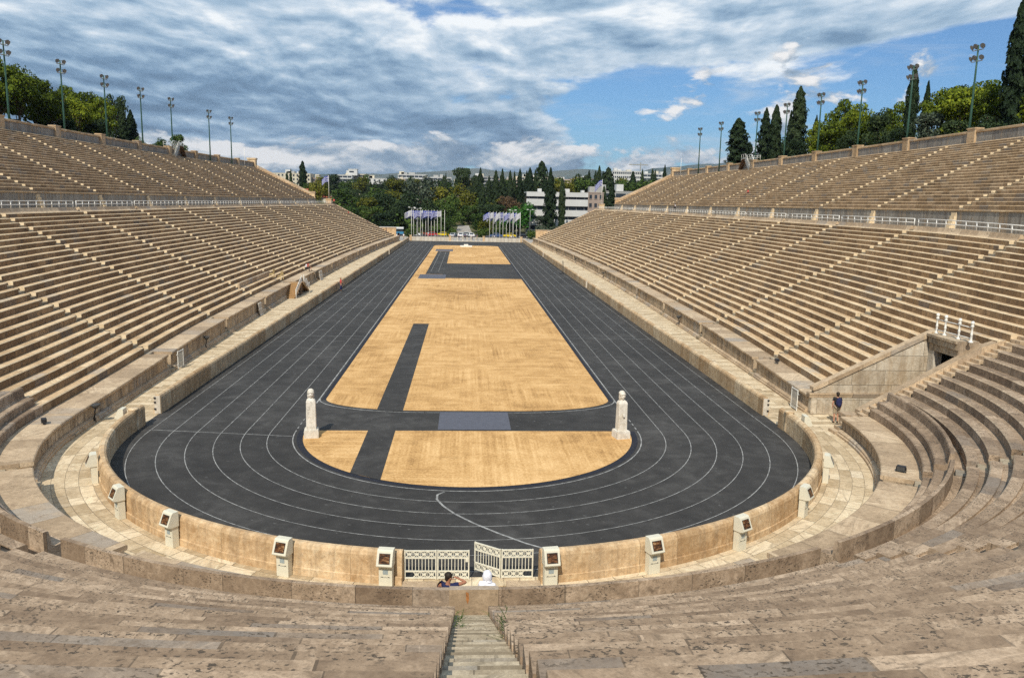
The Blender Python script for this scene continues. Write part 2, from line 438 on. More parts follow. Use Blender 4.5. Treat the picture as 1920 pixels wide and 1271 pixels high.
def screen_mat():
    mt, t, b = mat_base('display_glass', .12)
    b.inputs['Specular IOR Level'].default_value = .5
    tcn = t.new('ShaderNodeTexCoord'); oi = t.new('ShaderNodeObjectInfo')
    p = t.vmath('ADD', tcn.outputs['Object'], t.comb(oi.outputs['Random'], oi.outputs['Random'], 0))
    n = t.noise(t.vmath('MULTIPLY', p, (3, 3, 9)), 2.0, 3, .5)
    br = t.ramp(n, [(.4, (.035, .022, .015)), (.55, (.13, .055, .025)), (.70, (.38, .24, .12))])  # warm and bluish reflections are painted into the glass colour
    bl = t.ramp(n, [(.35, (.06, .09, .10)), (.52, (.24, .30, .32)), (.66, (.55, .60, .60))])
    t.link(t.mix(t.math('GREATER_THAN', oi.outputs['Random'], .72), br, bl), b.inputs['Base Color'])
    return mt
M['screen'] = screen_mat()

def facade(name, c, win=(.05, .06, .08), wx=3.0, wz=3.1, fx=.55, fz=.5):
    mt, t, b = mat_base(name, .8)
    tcn = t.new('ShaderNodeTexCoord')
    n = t.noise(tcn.outputs['Object'], .25, 5, .6)
    t.link(t.ramp(n, [(.3, tuple(x*.85 for x in c)), (.7, c)]), b.inputs['Base Color'])
    return mt
M['b_white'] = facade('white_render', (.56, .56, .55))
M['b_cream'] = facade('cream_render', (.58, .53, .42))
M['b_grey'] = facade('grey_concrete', (.36, .36, .35))
M['b_brown'] = facade('brown_render', (.33, .26, .22))
M['b_pink'] = facade('pale_pink_render', (.52, .42, .36))
M['window'] = plain('window_glass', (.035, .045, .06), .15, 0, .3, .3)

# ------------------------------------------------------------------ mesh helpers
class MB:
    def __init__(s):
        s.v = []; s.f = []; s.uv = []; s.mi = []; s.smooth = False
    def face(s, pts, uvs=None, mi=0):
        i = len(s.v)
        s.v.extend(tuple(p) for p in pts)
        s.f.append(tuple(range(i, i+len(pts))))
        s.uv.extend(uvs if uvs else [(p[0]+p[1]*.37, p[2]+p[1]*.1) for p in pts])
        s.mi.append(mi)
    def mesh(s, verts, faces, mi=0, uv=None):
        i = len(s.v)
        s.v.extend(tuple(p) for p in verts)
        for f in faces:
            s.f.append(tuple(i+k for k in f)); s.mi.append(mi)
            for k in f:
                p = verts[k]
                s.uv.append(uv[k] if uv else (p[0]+p[1], p[2]))
    def box(s, x0, x1, y0, y1, z0, z1, mi=0):
        V = [(x0,y0,z0),(x1,y0,z0),(x1,y1,z0),(x0,y1,z0),(x0,y0,z1),(x1,y0,z1),(x1,y1,z1),(x0,y1,z1)]
        F = [(0,3,2,1),(4,5,6,7),(0,1,5,4),(1,2,6,5),(2,3,7,6),(3,0,4,7)]
        i = len(s.v); s.v.extend(V)
        for f in F:
            s.f.append(tuple(i+k for k in f)); s.mi.append(mi)
            for k in f:
                p = V[k]
                if f in (F[0], F[1]): s.uv.append((p[1], p[0]))
                elif f in (F[2], F[4]): s.uv.append((p[0], p[2]))
                else: s.uv.append((p[1], p[2]))
    def bar(s, a, b, w, h=None, up=(0, 0, 1)):
        """box section bar between two points"""
        a = Vector(a); b = Vector(b); h = h or w
        d = (b-a).normalized(); u = Vector(up)
        if abs(d.dot(u)) > .98: u = Vector((1, 0, 0))
        x = d.cross(u).normalized(); y = x.cross(d).normalized()
        V = [p + x*(sx*w/2) + y*(sy*h/2) for p in (a, b) for sx, sy in ((-1,-1),(1,-1),(1,1),(-1,1))]
        s.mesh(V, [(0,3,2,1),(4,5,6,7),(0,1,5,4),(1,2,6,5),(2,3,7,6),(3,0,4,7)])
    def tube(s, pts, rad, n=8, caps=True):
        pts = [Vector(p) for p in pts]
        if not hasattr(rad, '__len__'): rad = [rad]*len(pts)
        rings = []
        for i, p in enumerate(pts):
            d = (pts[min(i+1, len(pts)-1)] - pts[max(i-1, 0)]).normalized()
            u = Vector((0, 0, 1)) if abs(d.z) < .95 else Vector((1, 0, 0))
            x = d.cross(u).normalized(); y = d.cross(x).normalized()
            rings.append([p + (x*math.cos(2*PI*k/n) + y*math.sin(2*PI*k/n))*rad[i] for k in range(n)])
        V = [q for r_ in rings for q in r_]
        F = []
        for i in range(len(pts)-1):
            for k in range(n):
                F.append((i*n+k, i*n+(k+1) % n, (i+1)*n+(k+1) % n, (i+1)*n+k))
        if caps:
            F.append(tuple(range(n))[::-1]); F.append(tuple(range((len(pts)-1)*n, len(pts)*n)))
        s.mesh(V, F)
    def lathe(s, prof, n=14, c=(0, 0, 0)):
        V = []; F = []
        for r_, z in prof:
            for k in range(n):
                V.append((c[0]+r_*math.cos(2*PI*k/n), c[1]+r_*math.sin(2*PI*k/n), c[2]+z))
        for i in range(len(prof)-1):
            for k in range(n):
                F.append((i*n+k, i*n+(k+1) % n, (i+1)*n+(k+1) % n, (i+1)*n+k))
        F.append(tuple(range(n))[::-1]); F.append(tuple(range((len(prof)-1)*n, len(prof)*n)))
        s.mesh(V, F)
    def ellipsoid(s, c, rx, ry, rz, nu=14, nv=9, fn=None):
        V = []; F = []
        for j in range(nv+1):
            th = PI*j/nv
            for i in range(nu):
                ph = 2*PI*i/nu
                p = Vector((math.sin(th)*math.cos(ph), math.sin(th)*math.sin(ph), math.cos(th)))
                q = Vector((p.x*rx, p.y*ry, p.z*rz))
                if fn: q = fn(p, q)
                V.append(Vector(c)+q)
        for j in range(nv):
            for i in range(nu):
                F.append((j*nu+i, (j+1)*nu+i, (j+1)*nu+(i+1) % nu, j*nu+(i+1) % nu))
        s.mesh(V, F)
    def build(s, name, m, parent=None, smooth=False, loc=None):
        me = bpy.data.meshes.new(name)
        me.from_pydata([tuple(p) for p in s.v], [], s.f)
        uvl = me.uv_layers.new(name="UVMap")
        uvl.data.foreach_set('uv', np.array(s.uv, dtype=np.float32).ravel())
        ms = m if isinstance(m, (list, tuple)) else [m]
        for q in ms: me.materials.append(q)
        if len(ms) > 1: me.polygons.foreach_set('material_index', s.mi)
        if smooth: me.polygons.foreach_set('use_smooth', [True]*len(me.polygons))
        me.update()
        o = bpy.data.objects.new(name, me)
        col.objects.link(o)
        if parent: o.parent = parent
        if loc: o.location = loc
        return o

def tag(o, label=None, cat=None, group=None, kind=None):
    if label: o['label'] = label
    if cat: o['category'] = cat
    if group: o['group'] = group
    if kind: o['kind'] = kind
    return o
def thing(name, label, cat, loc=(0, 0, 0), rz=0.0, group=None):
    o = bpy.data.objects.new(name, None)
    col.objects.link(o)
    o.empty_display_size = .3
    o.location = loc; o.rotation_euler = (0, 0, rz)
    return tag(o, label, cat, group)
KIDS = {}
def copy_thing(root, name, label, loc, rz=0.0, group=None, scale=None, mats=None):
    c = root.copy(); col.objects.link(c); c.name = name
    c.location = loc; c.rotation_euler = (0, 0, rz)
    if scale is not None: c.scale = scale if hasattr(scale, '__len__') else (scale,)*3
    c['label'] = label
    if group: c['group'] = group
    for ch in list(root.children):
        d = ch.copy(); col.objects.link(d); d.parent = c
        for g in list(ch.children):
            e = g.copy(); col.objects.link(e); e.parent = d
    return c
def struct(o):
    o['kind'] = 'structure'
    return o
ORD = ['first', 'second', 'third', 'fourth', 'fifth', 'sixth', 'seventh', 'eighth', 'ninth', 'tenth', 'eleventh', 'twelfth', 'thirteenth', 'fourteenth', 'fifteenth']
# ------------------------------------------------------------------ plan of the stadium
# z = 0 is the track; x = across, y = along; the round end is centred on the origin, the open end is at y = 196
def bow(y):
    return 2.4*(1-((y-98)/98.0)**2) if 0 < y < 196 else 0.0
def dip(y):
    t = min(1, max(0, (y+2)/30.0)); t = t*t*(3-2*t)
    return -.45*(1-t)
class Line:
    """a stretch of a straight side, y0..y1"""
    def __init__(s, side, y0, y1, n=None, low=True, curved=True):
        s.side = side; s.y0 = y0; s.y1 = y1; s.low = low; s.curved = curved
        s.n = n or max(1, int(round((y1-y0)/6.0)))
    def pt(s, f, r, z):
        y = s.y0+(s.y1-s.y0)*f
        d = dip(y)*min(1, max(0, (z-.3)/.7)) if s.low else 0
        return (s.side*(r+(bow(y) if s.curved else 0)), y, z+d)
    def u(s, f, r): return s.y0+(s.y1-s.y0)*f
    def base(s): p = s.pt(.5, 20, 0); return (p[0], p[1], 0)
class Arc:
    """a stretch of the round end between two stairs (ends parallel to the stairs)"""
    def __init__(s, a0, a1, g0=.42, g1=.42, n=None, low=True):
        s.a0 = R(a0); s.a1 = R(a1); s.g0 = g0; s.g1 = g1; s.low = low
        s.n = n or max(3, int(round((a1-a0)/2.5)))
    def ang(s, f, r):
        a = s.a0+s.g0/r; b = s.a1-s.g1/r
        return a+(b-a)*f
    def pt(s, f, r, z):
        a = s.ang(f, r)
        d = -.45*min(1, max(0, (z-.3)/.7)) if s.low else 0
        return (r*math.cos(a), r*math.sin(a), z+d)
    def u(s, f, r): return s.ang(f, r)*r
    def base(s): p = s.pt(.5, 20, 0); return (p[0], p[1], 0)

def sweep(path, prof, mb=None, closed=True, caps=True, off=(0, 0, 0), f0=0.0, f1=1.0, v0=0.0, n=None, slots=False):
    mb = mb or MB()
    n = n or path.n
    m = len(prof)
    cum = [v0]
    for i in range(m):
        a = prof[i]; b = prof[(i+1) % m]
        cum.append(cum[-1]+math.hypot(b[0]-a[0], b[1]-a[1]))
    rings = []
    for k in range(n+1):
        f = f0+(f1-f0)*k/n
        rings.append([tuple(np.subtract(path.pt(f, r_, z), off)) for r_, z in prof])
    rm = sum(p[0] for p in prof)/m
    us = [path.u(f0+(f1-f0)*k/n, rm) for k in range(n+1)]
    e = m if closed else m-1
    for k in range(n):
        for i in range(e):
            j = (i+1) % m
            mb.face([rings[k][i], rings[k+1][i], rings[k+1][j], rings[k][j]],
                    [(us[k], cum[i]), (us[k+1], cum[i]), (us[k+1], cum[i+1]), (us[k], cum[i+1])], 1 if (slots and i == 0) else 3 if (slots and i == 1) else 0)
    if caps and closed:
        for rg, flip in ((rings[0], False), (rings[-1], True)):
            q = list(range(m))
            if flip: q = q[::-1]
            mb.face([rg[i] for i in q], [(prof[i][0]+us[0], prof[i][1]) for i in q], 2 if slots else 0)
    return mb

# ------------------------------------------------------------------ arena floor
def disc_strip(r0, r1, y_far=None, z=0.0, n=64):
    """half ring round the round end, optionally run on along both straights"""
    pts = []
    if y_far: pts.append((-1, None, y_far))
    out = []
    if y_far: out.append(((-r0, y_far), (-r1, y_far)))
    for k in range(n+1):
        a = PI+PI*k/n
        out.append(((r0*math.cos(a), r0*math.sin(a)), (r1*math.cos(a), r1*math.sin(a))))
    if y_far: out.append(((r0, y_far), (r1, y_far)))
    return out
def strip_mb(pairs, z, mb=None):
    mb = mb or MB()
    for (a, b), (c, d) in zip(pairs[:-1], pairs[1:]):
        mb.face([(a[0], a[1], z), (b[0], b[1], z), (d[0], d[1], z), (c[0], c[1], z)])
    return mb
def poly(pts, z, mb=None):
    mb = mb or MB(); mb.face([(p[0], p[1], z) for p in pts]); return mb

pts = [(16.9*math.cos(PI+PI*k/64), 16.9*math.sin(PI+PI*k/64)) for k in range(65)]
struct(poly([(-16.9, 198.2)]+pts+[(16.9, 198.2)], 0.0).build('track', M['track']))
# lane lines: seven, 1.21 m apart
mb = MB()
for k in range(7):
    rr = 8.80+1.21*k
    w = .036 if k else .055
    strip_mb(disc_strip(rr-w/2, rr+w/2, 0.01 if k == 0 else 192), .008, mb)
for s in (-1, 1):       # inner line past the cross track: dashes, then the straight
    for q in range(3):
        y0 = .35+q*.75
        mb.face([(s*8.78, y0, .008), (s*8.84, y0, .008), (s*8.84, y0+.4, .008), (s*8.78, y0+.4, .008)])
    mb.face([(s*8.765, 5.6, .008), (s*8.84, 5.6, .008), (s*8.84, 172, .008), (s*8.765, 172, .008)])
    # rounded corner of the infield line
    c = [(s*(8.80-6.3*(1-math.cos(t))), 6.6-3.0*math.sin(t)) for t in [PI/2*i/14 for i in range(15)]]
    d = [(s*(8.74-6.3*(1-math.cos(t))), 6.66-3.0*math.sin(t)) for t in [PI/2*i/14 for i in range(15)]]
    strip_mb(list(zip(c, d)), .009, mb)
mb.face([(-2.5, 3.60, .009), (-2.5, 3.66, .009), (2.5, 3.66, .009), (2.5, 3.60, .009)])
mb.face([(-16.0, -.02, .0085), (-16.0, .04, .0085), (-8.8, -1.02, .0085), (-8.8, -1.07, .0085)])
cv = [(-1.05, -8.86), (-1.32, -9.2), (-1.32, -9.7), (-1.05, -10.4), (-.6, -11.2), (.1, -12.1), (.95, -13.0), (1.9, -13.9), (3.0, -14.7), (4.3, -15.5)]
cc = []
for i, p in enumerate(cv):
    a = Vector(cv[max(0, i-1)]); b = Vector(cv[min(len(cv)-1, i+1)])
    d = (b-a).normalized(); nrm = Vector((-d.y, d.x))*.045
    cc.append((tuple(Vector(p)+nrm), tuple(Vector(p)-nrm)))
strip_mb(cc, .0095, mb)
for yy in (29.0, 60.5, 118.0):
    for s in (-1, 1):
        mb.face([(s*9.0, yy, .0085), (s*16.0, yy, .0085), (s*16.0, yy+.05, .0085), (s*9.0, yy+.05, .0085)])
for x in (-6.0, -4.75):
    mb.face([(x, 95, .020), (x+.05, 95, .020), (x+.05, 148, .020), (x, 148, .020)])
for yy in (97.0, 112.0):
    mb.face([(-6.6, yy, .0205), (-3.6, yy, .0205), (-3.6, yy+.1, .0205), (-6.6, yy+.1, .0205)])
struct(mb.build('lane_markings', M['line']))
# dark rubber kerb strip round the sand
mb = strip_mb(disc_strip(8.33, 8.62, None), .004)
for s in (-1, 1):
    mb.face([(s*8.43, 6.4, .004), (s*8.66, 6.4, .004), (s*8.66, 172, .004), (s*8.43, 172, .004)])
struct(mb.build('track_edge_strip', M['track_dark']))
# sand: round bed, long bed, far bed
a_ = [(8.32*math.cos(PI+PI*k/60), 8.32*math.sin(PI+PI*k/60)) for k in range(61)]
mb = MB()
poly([(-8.3, -.02)]+[p for p in a_ if p[1] < -.03]+[(8.3, -.02)], .012, mb)
corner = lambda s: [(s*(8.42-5.9*(1-math.cos(t))), 6.75-2.75*math.sin(t)) for t in [PI/2*i/12 for i in range(13)]]
poly(corner(-1)+corner(1)[::-1]+[(8.42, 83.3), (-8.42, 83.3)], .012, mb)
far = lambda s: [(s*(8.42-2.6*(1-math.cos(t))), 173.5+2.5*math.sin(t)) for t in [PI/2*i/8 for i in range(9)]]
poly([(8.42, 113)]+far(1)+far(-1)[::-1]+[(-8.42, 83.3), (-3.8, 83.3), (-3.95, 113)], .012, mb)
struct(mb.build('infield_sand', M['sand']))
mb = MB()
poly([(-5.18, -6.55), (-3.78, -7.45), (-3.78, -.02), (-5.18, -.02)], .016, mb)
poly([(-5.18, 3.95), (-3.70, 3.95), (-3.70, 36.6), (-5.18, 36.6)], .016, mb)
poly([(-6.62, 89.6), (-3.62, 89.6), (-3.85, 150), (-6.62, 150)], .016, mb)
struct(mb.build('running_strip', M['track']))
mb = MB()
mb.box(-1.62, 2.18, .2, 3.72, .004, .022)
mb.box(-7.45, -3.28, 82.2, 89.2, .004, .024)
mb.box(-7.32, -3.2, 150.6, 158, .004, .024)
struct(mb.build('rubber_mat', M['sandpad']))
# paved walk between the low wall and the stands
mb = MB()
for s in (-1, 1):
    for k in range(40):
        ya, yb = 197*k/40, 197*(k+1)/40
        mb.face([(s*16.8, ya, .006), (s*(20.9+bow(ya)), ya, .006), (s*(20.9+bow(yb)), yb, .006), (s*16.8, yb, .006)],
                [(0, ya), (4.1+bow(ya), ya), (4.1+bow(yb), yb), (0, yb)])
sweep(Arc(180, 360, 0, 0, 60), [(16.8, .006), (20.6, .006)], mb, closed=False)
struct(mb.build('walkway_paving', M['paving']))
# upper walkway between the two tiers
mb = MB()
for s in (-1, 1):
    sweep(Line(s, 0, 196, 40), [(38.25, 10.0), (43.3, 10.0)], mb, closed=False)
sweep(Arc(180, 360, 0, 0, 60), [(38.25, 10.0), (43.3, 10.0)], mb, closed=False)
struct(mb.build('upper_walkway', M['paving']))

# ------------------------------------------------------------------ low wall round the arena
PAR = [(16.68, -.05), (16.68, .90), (16.72, 1.0), (16.80, 1.06), (16.92, 1.06), (17.00, 1.0), (17.04, .9), (17.04, .26), (17.08, .24), (17.08, -.05)]
def parapet(path, label, n=None, piers=()):
    p = thing('parapet_wall', label, 'low wall', path.base(), 0, 'low marble wall round the arena')
    off = p.location
    sweep(path, PAR, off=off, n=n).build('wall_body', M['parapet'], p)
    for pr in piers: pr.parent = p; pr.location = Vector(pr.location)-Vector(off)
    return p
def pier_post(x, y, h=1.12, r_=.23):
    mb = MB(); mb.lathe([(r_*1.05, 0), (r_, .1), (r_, h-.1), (r_*1.12, h-.06), (r_*1.12, h), (r_*.5, h+.02)], 16)
    o = mb.build('round_pier', M['parapet'], None, True); o.location = (x, y, 0)
    return o
ga = math.degrees(2.12/16.8)
parapet(Arc(180, 270-ga, 0, 0, 44, False), 'curved low marble wall left of the white gates, cream display boxes along its back', 44)
parapet(Arc(270+ga, 360, 0, 0, 44, False), 'curved low marble wall right of the white gates, cream display boxes along its back', 44)
for s, nm in ((-1, 'left'), (1, 'right')):
    q = parapet(Line(s, 0.03, 1.0, 1, False, False), 'short stub of low wall with a round pier at the %s end of the curve' % nm, None, [pier_post(s*16.86, 0.0)])
spans = {-1: [(3.15, 134.6), (136.4, 197.6)], 1: [(3.3, 70.4), (71.9, 134.2), (135.7, 197.6)]}
lab = {(-1, 0): 'long straight low wall left of the track, from the curve to its only gap', (-1, 1): 'far stretch of low wall left of the track, ending at the open end',
       (1, 0): 'near straight low wall right of the track, from the curve to the first gap', (1, 1): 'middle stretch of low wall right of the track between two gaps, black posts before it', (1, 2): 'far stretch of low wall right of the track, ending at the open end'}
for s in (-1, 1):
    for i, (y0, y1) in enumerate(spans[s]):
        q = parapet(Line(s, y0, y1, 10, False, False), lab[(s, i)])
        mb = MB()
        mb.box(-.16, .16, -.03, 0, .02, 1.0)
        e = mb.build('pale_end_slab', M['white_stone'], q); e.location = Vector((s*16.86, y0-.005, 0))-q.location
        if i == 0:
            mb = MB()
            for z in (.25, .62, .86): mb.box(-.05, .05, -.06, 0, z, z+.07)
            e = mb.build('hinge', M['dark'], q); e.location = Vector((s*16.97, y0-.036, 0))-q.location

# ------------------------------------------------------------------ lower tier
AISLE = [-1.2, 14.0, 29.1, 44.7, 60.2, 75.9, 91.7, 107.2, 122.7, 138.0, 153.3, 168.6, 183.8]
HW = .40
YE = 195.9
R0, PITCH, RISE, Z0 = 20.9, .705, .348, 1.50
ROW = [(0, -.06), (0, .38), (.045, .425), (.40, .425), (.405, .352), (.704, .352), (.704, -.06)]
def seat_rows(path, root, rows, m, r0=R0, z0=Z0, pitch=PITCH, rise=RISE, prof=ROW, sub=None):
    for k in rows:
        pr = [(r0+pitch*(k-1)+a*pitch/.705, z0+rise*(k-1)+b) for a, b in prof]
        pth = sub(k) if sub else path
        sweep(pth, pr, off=root.location, v0=k*.31, slots=isinstance(m, list)).build('seat_row', m, root)
def podium(path, label, low=True, gap=None):
    p = thing('podium_wall', label, 'marble wall', path.base(), 0, 'fluted marble wall below the front row')
    sweep(path, [(19.45, -.1), (19.45, 1.30), (20.88, 1.30), (20.88, -.1)], off=p.location).build('wall_face', M['podium'], p)
    sweep(path, [(19.36, 1.303), (19.33, 1.36), (19.33, 1.45), (19.37, 1.48), (20.89, 1.48), (20.89, 1.303)], off=p.location).build('ledge', M['coping'], p)
    sweep(path, [(19.20, -.05), (19.20, .12), (19.26, .16), (19.26, .24), (19.35, .30), (19.447, .33), (19.447, -.05)], off=p.location).build('base_moulding', M['coping'], p)
    return p
def back_wall(path, root, h=10.32, m=None):
    sweep(path, [(37.62, 9.5), (37.62, 9.92), (37.75, 10.02), (37.84, h-.1), (37.88, h), (38.30, h), (38.30, 9.5)], off=root.location).build('back_wall', m or M['coping'], root)
names = {-1: 'left', 1: 'right'}
SEATM = [M['seat'], M['seat_riser'], M['seat_end'], M['seat_end']]  # last slot: pale lip, a highlight painted along each row edge
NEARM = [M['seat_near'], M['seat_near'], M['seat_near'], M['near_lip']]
for s in (-1, 1):
    nm = names[s]
    nw = len(AISLE)
    for i in range(nw):
        y0 = AISLE[i]+HW
        y1 = AISLE[i+1]-HW if i < nw-1 else YE
        if s > 0 and i == 0: y0 = 4.0
        pth = Line(s, y0, y1, 3)
        extra = ', by the stair passage' if (s > 0 and i == 0) else (', against the end wall' if i == nw-1 else '')
        if s < 0 and i == 3: extra = ', holding pale wooden chairs'
        if s < 0 and i == 4: extra = ', behind the brown wooden stair'
        b = thing('seating_block', ('lower %s seating block, %s from the round end%s' % (nm, ORD[i], extra)), 'marble seats', pth.base(), 0, 'blocks of marble seats in the lower tier')
        if s > 0 and i == 0:
            long = Line(s, .30, y1, 3)
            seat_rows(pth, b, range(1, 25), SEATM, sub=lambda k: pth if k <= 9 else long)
            back_wall(long, b)
        else:
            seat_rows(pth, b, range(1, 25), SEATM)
            back_wall(pth, b)
        if s < 0 and i == 3:      # raised back along the second row
            sweep(pth, [(22.12, 2.2), (22.12, 2.75), (22.16, 2.80), (22.28, 2.80), (22.28, 2.2)], off=b.location).build('seat_back', M['coping'], b)
        podium(pth, 'fluted marble wall under the %s seats, %s stretch from the round end' % (nm, ORD[i]))
# round end: seat blocks between the radial stairs
SA = [-178.2+0.0, -154.0, -122.2, -90.15, -62.6, -31.5, -1.9]
CURVE_ROWS = list(range(3, 25))
clab = ['far left of the round end, meeting the left side', 'left of the round end, second from the left side', 'left of the stairs in the foreground', 'right of the stairs in the foreground', 'right of the round end, dark spotlight before it', 'far right of the round end, beside the stair passage']
for i in range(6):
    a0, a1 = SA[i], SA[i+1]
    pth = Arc(a0, a1, HW if i else .0, HW if i < 5 else .0)
    if i == 0: pth = Arc(-180+math.degrees(.0), a1, .8, HW)
    b = thing('seating_block', 'curved seating block %s' % clab[i], 'marble seats', pth.base(), 0, 'blocks of marble seats in the lower tier')
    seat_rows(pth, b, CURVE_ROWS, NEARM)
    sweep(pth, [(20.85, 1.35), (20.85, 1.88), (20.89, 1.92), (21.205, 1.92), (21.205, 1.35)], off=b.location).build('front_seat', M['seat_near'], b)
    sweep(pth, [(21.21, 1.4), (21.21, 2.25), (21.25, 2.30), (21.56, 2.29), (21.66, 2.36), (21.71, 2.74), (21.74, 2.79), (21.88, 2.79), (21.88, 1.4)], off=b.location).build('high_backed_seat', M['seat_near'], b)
    sweep(pth, [(21.885, 1.4), (21.885, 2.16), (22.305, 2.16), (22.305, 1.4)], off=b.location).build('foot_rest', M['seat_near'], b)
    back_wall(pth, b, 10.25)
    podium(pth, 'curved marble wall under the front seats, %s' % clab[i])
# closing slab across the head of the centre stairs, behind the two sitters
mb = MB()
mb.box(-.60, .60, -21.90, -21.70, 1.2, 2.36)
slab_o = mb.build('stone_slab', M['coping'])
M['rust'] = plain('rust_stain', (.36, .15, .05), .9, 0, .4, 18)
mb = MB(); mb.mesh([(-.20, -21.904, 2.30), (-.13, -21.904, 2.28), (-.12, -21.904, 2.10), (-.15, -21.904, 1.98), (-.185, -21.904, 2.08), (-.20, -21.901, 2.30), (-.13, -21.901, 2.28), (-.12, -21.901, 2.10), (-.15, -21.901, 1.98), (-.185, -21.901, 2.08)], [(0, 1, 2, 3, 4), (9, 8, 7, 6, 5)])
mb.build('rust_streak', M['rust'], slab_o)
tag(slab_o, 'cream stone slab closing the foot of the foreground stairs, a rust streak on it', 'slab')

# stairs between the blocks
def stair(o, d, t, label, r_start, r_end, zf, hw=.395, foot=True, m='step', nper=2):
    """o: origin, d: outward direction, t: sideways; steps climb outward"""
    mb = MB()
    def add(ra, rb, z, w=hw, zb=None):
        V = []
        zb = z-.45 if zb is None else zb
        for zz in (zb, z):
            for r_, q in ((ra, -w), (rb, -w), (rb, w), (ra, w)):
                V.append((o[0]+d[0]*r_+t[0]*q, o[1]+d[1]*r_+t[1]*q, zz))
        uv = [(q, round((ra-r_start)/PITCH*2)+.5) for zz in (zb, z) for r_, q in ((ra, -w), (rb, -w), (rb, w), (ra, w))]
        mb.mesh(V, [(0, 3, 2, 1), (4, 5, 6, 7), (0, 1, 5, 4), (1, 2, 6, 5), (2, 3, 7, 6), (3, 0, 4, 7)], 0, uv)
    k = 0
    r_ = r_start
    while r_ < r_end-.05:
        add(r_, r_+PITCH/2-.001, zf(k), hw-.002*(k % 2))
        r_ += PITCH/2; k += 1
    if foot:
        ft = zf(-1)
        n = 6
        for j in range(n):
            ra = r_start-1.75+j*.29
            add(ra, ra+.289 if j < n-1 else r_start-.002, ft*(j+1)/n*.98, hw-.003*(j % 2)-.004, -.06)
    ob = mb.build('stairway', M[m])
    # base point at the foot of the stair
    fx = Vector((o[0]+d[0]*(r_start-1.5), o[1]+d[1]*(r_start-1.5), 0))
    ob.data.transform(Matrix.Translation(-fx)); ob.location = fx
    return tag(ob, label, 'stairs', 'steps between the seat blocks')
for s in (-1, 1):
    nm = names[s]
    for i, y in enumerate(AISLE):
        if s > 0 and i == 0: continue
        dz0 = dip(y)
        stair((s*bow(y), y), (s, 0), (0, 1), 'narrow steps up the lower %s seats, %s flight from the round end' % (nm, ORD[i]), R0, 38.2, lambda k: Z0+dz0+RISE*(k+1)/2)
sl = ['at the far left of the round end', 'left of the foreground, second flight from the centre', 'running down the centre foreground to the gates', 'right of the foreground, second flight from the centre', 'at the right of the round end, by a small black spotlight']
sl = ['at the left of the round end, beside a curved wall end', 'left of the foreground, just past a notched seat end', 'running down the centre foreground towards the gates', 'right of the foreground, just past a notched seat end', 'at the right of the round end, near a small black spotlight']
for i, a in enumerate(SA[1:6]):
    a = R(a)
    centre = (i == 2)
    stair((0, 0), (math.cos(a), math.sin(a)), (-math.sin(a), math.cos(a)), 'worn marble steps %s' % sl[i], R0+PITCH*(2 if centre else 0), 38.2,
          (lambda k: Z0-.45+RISE*(k+1)/2+2*RISE) if centre else (lambda k: Z0-.45+RISE*(k+1)/2), foot=not centre)
stair((0, -.12), (1, 0), (0, 1), 'marble steps climbing beside the sloping wall of the stair passage on the right', R0, 38.2, lambda k: Z0-.45+RISE*(k+1)/2, hw=.37, m='coping')

# ------------------------------------------------------------------ railings on top of the lower tier
def railing(path, label):
    p = thing('guard_railing', label, 'railing', path.base(), 0, 'white railings along the upper walkway')
    off = Vector(p.location)
    L = path.y1-path.y0
    n = max(3, int(round(L/1.5)))
    zb = 10.32
    for hh, nme in ((.63, 'top_rail'), (.30, 'middle_rail')):
        mb = MB()
        P_ = [Vector(path.pt(k/6, 38.12, zb+hh))-off for k in range(7)]
        mb.tube(P_, .038, 6)
        mb.build(nme, M['rail'], p, True)
    me = None
    for k in range(n+1):
        q = Vector(path.pt(k/n, 38.12, zb))-off
        if me is None:
            mb = MB(); mb.tube([(0, 0, -.01), (0, 0, .63)], .042, 6)
            o = mb.build('post', M['rail'], p, True); me = o.data
        else:
            o = bpy.data.objects.new('post', me); col.objects.link(o); o.parent = p
        o.location = q
    return p
for s in (-1, 1):
    for i in range(len(AISLE)):
        y0 = AISLE[i]+.35; y1 = AISLE[i+1]-.35 if i < len(AISLE)-1 else 194.6
        railing(Line(s, y0, y1, 3), 'white tube railing above the %s lower seats, %s length from the round end' % (names[s], ORD[i]))

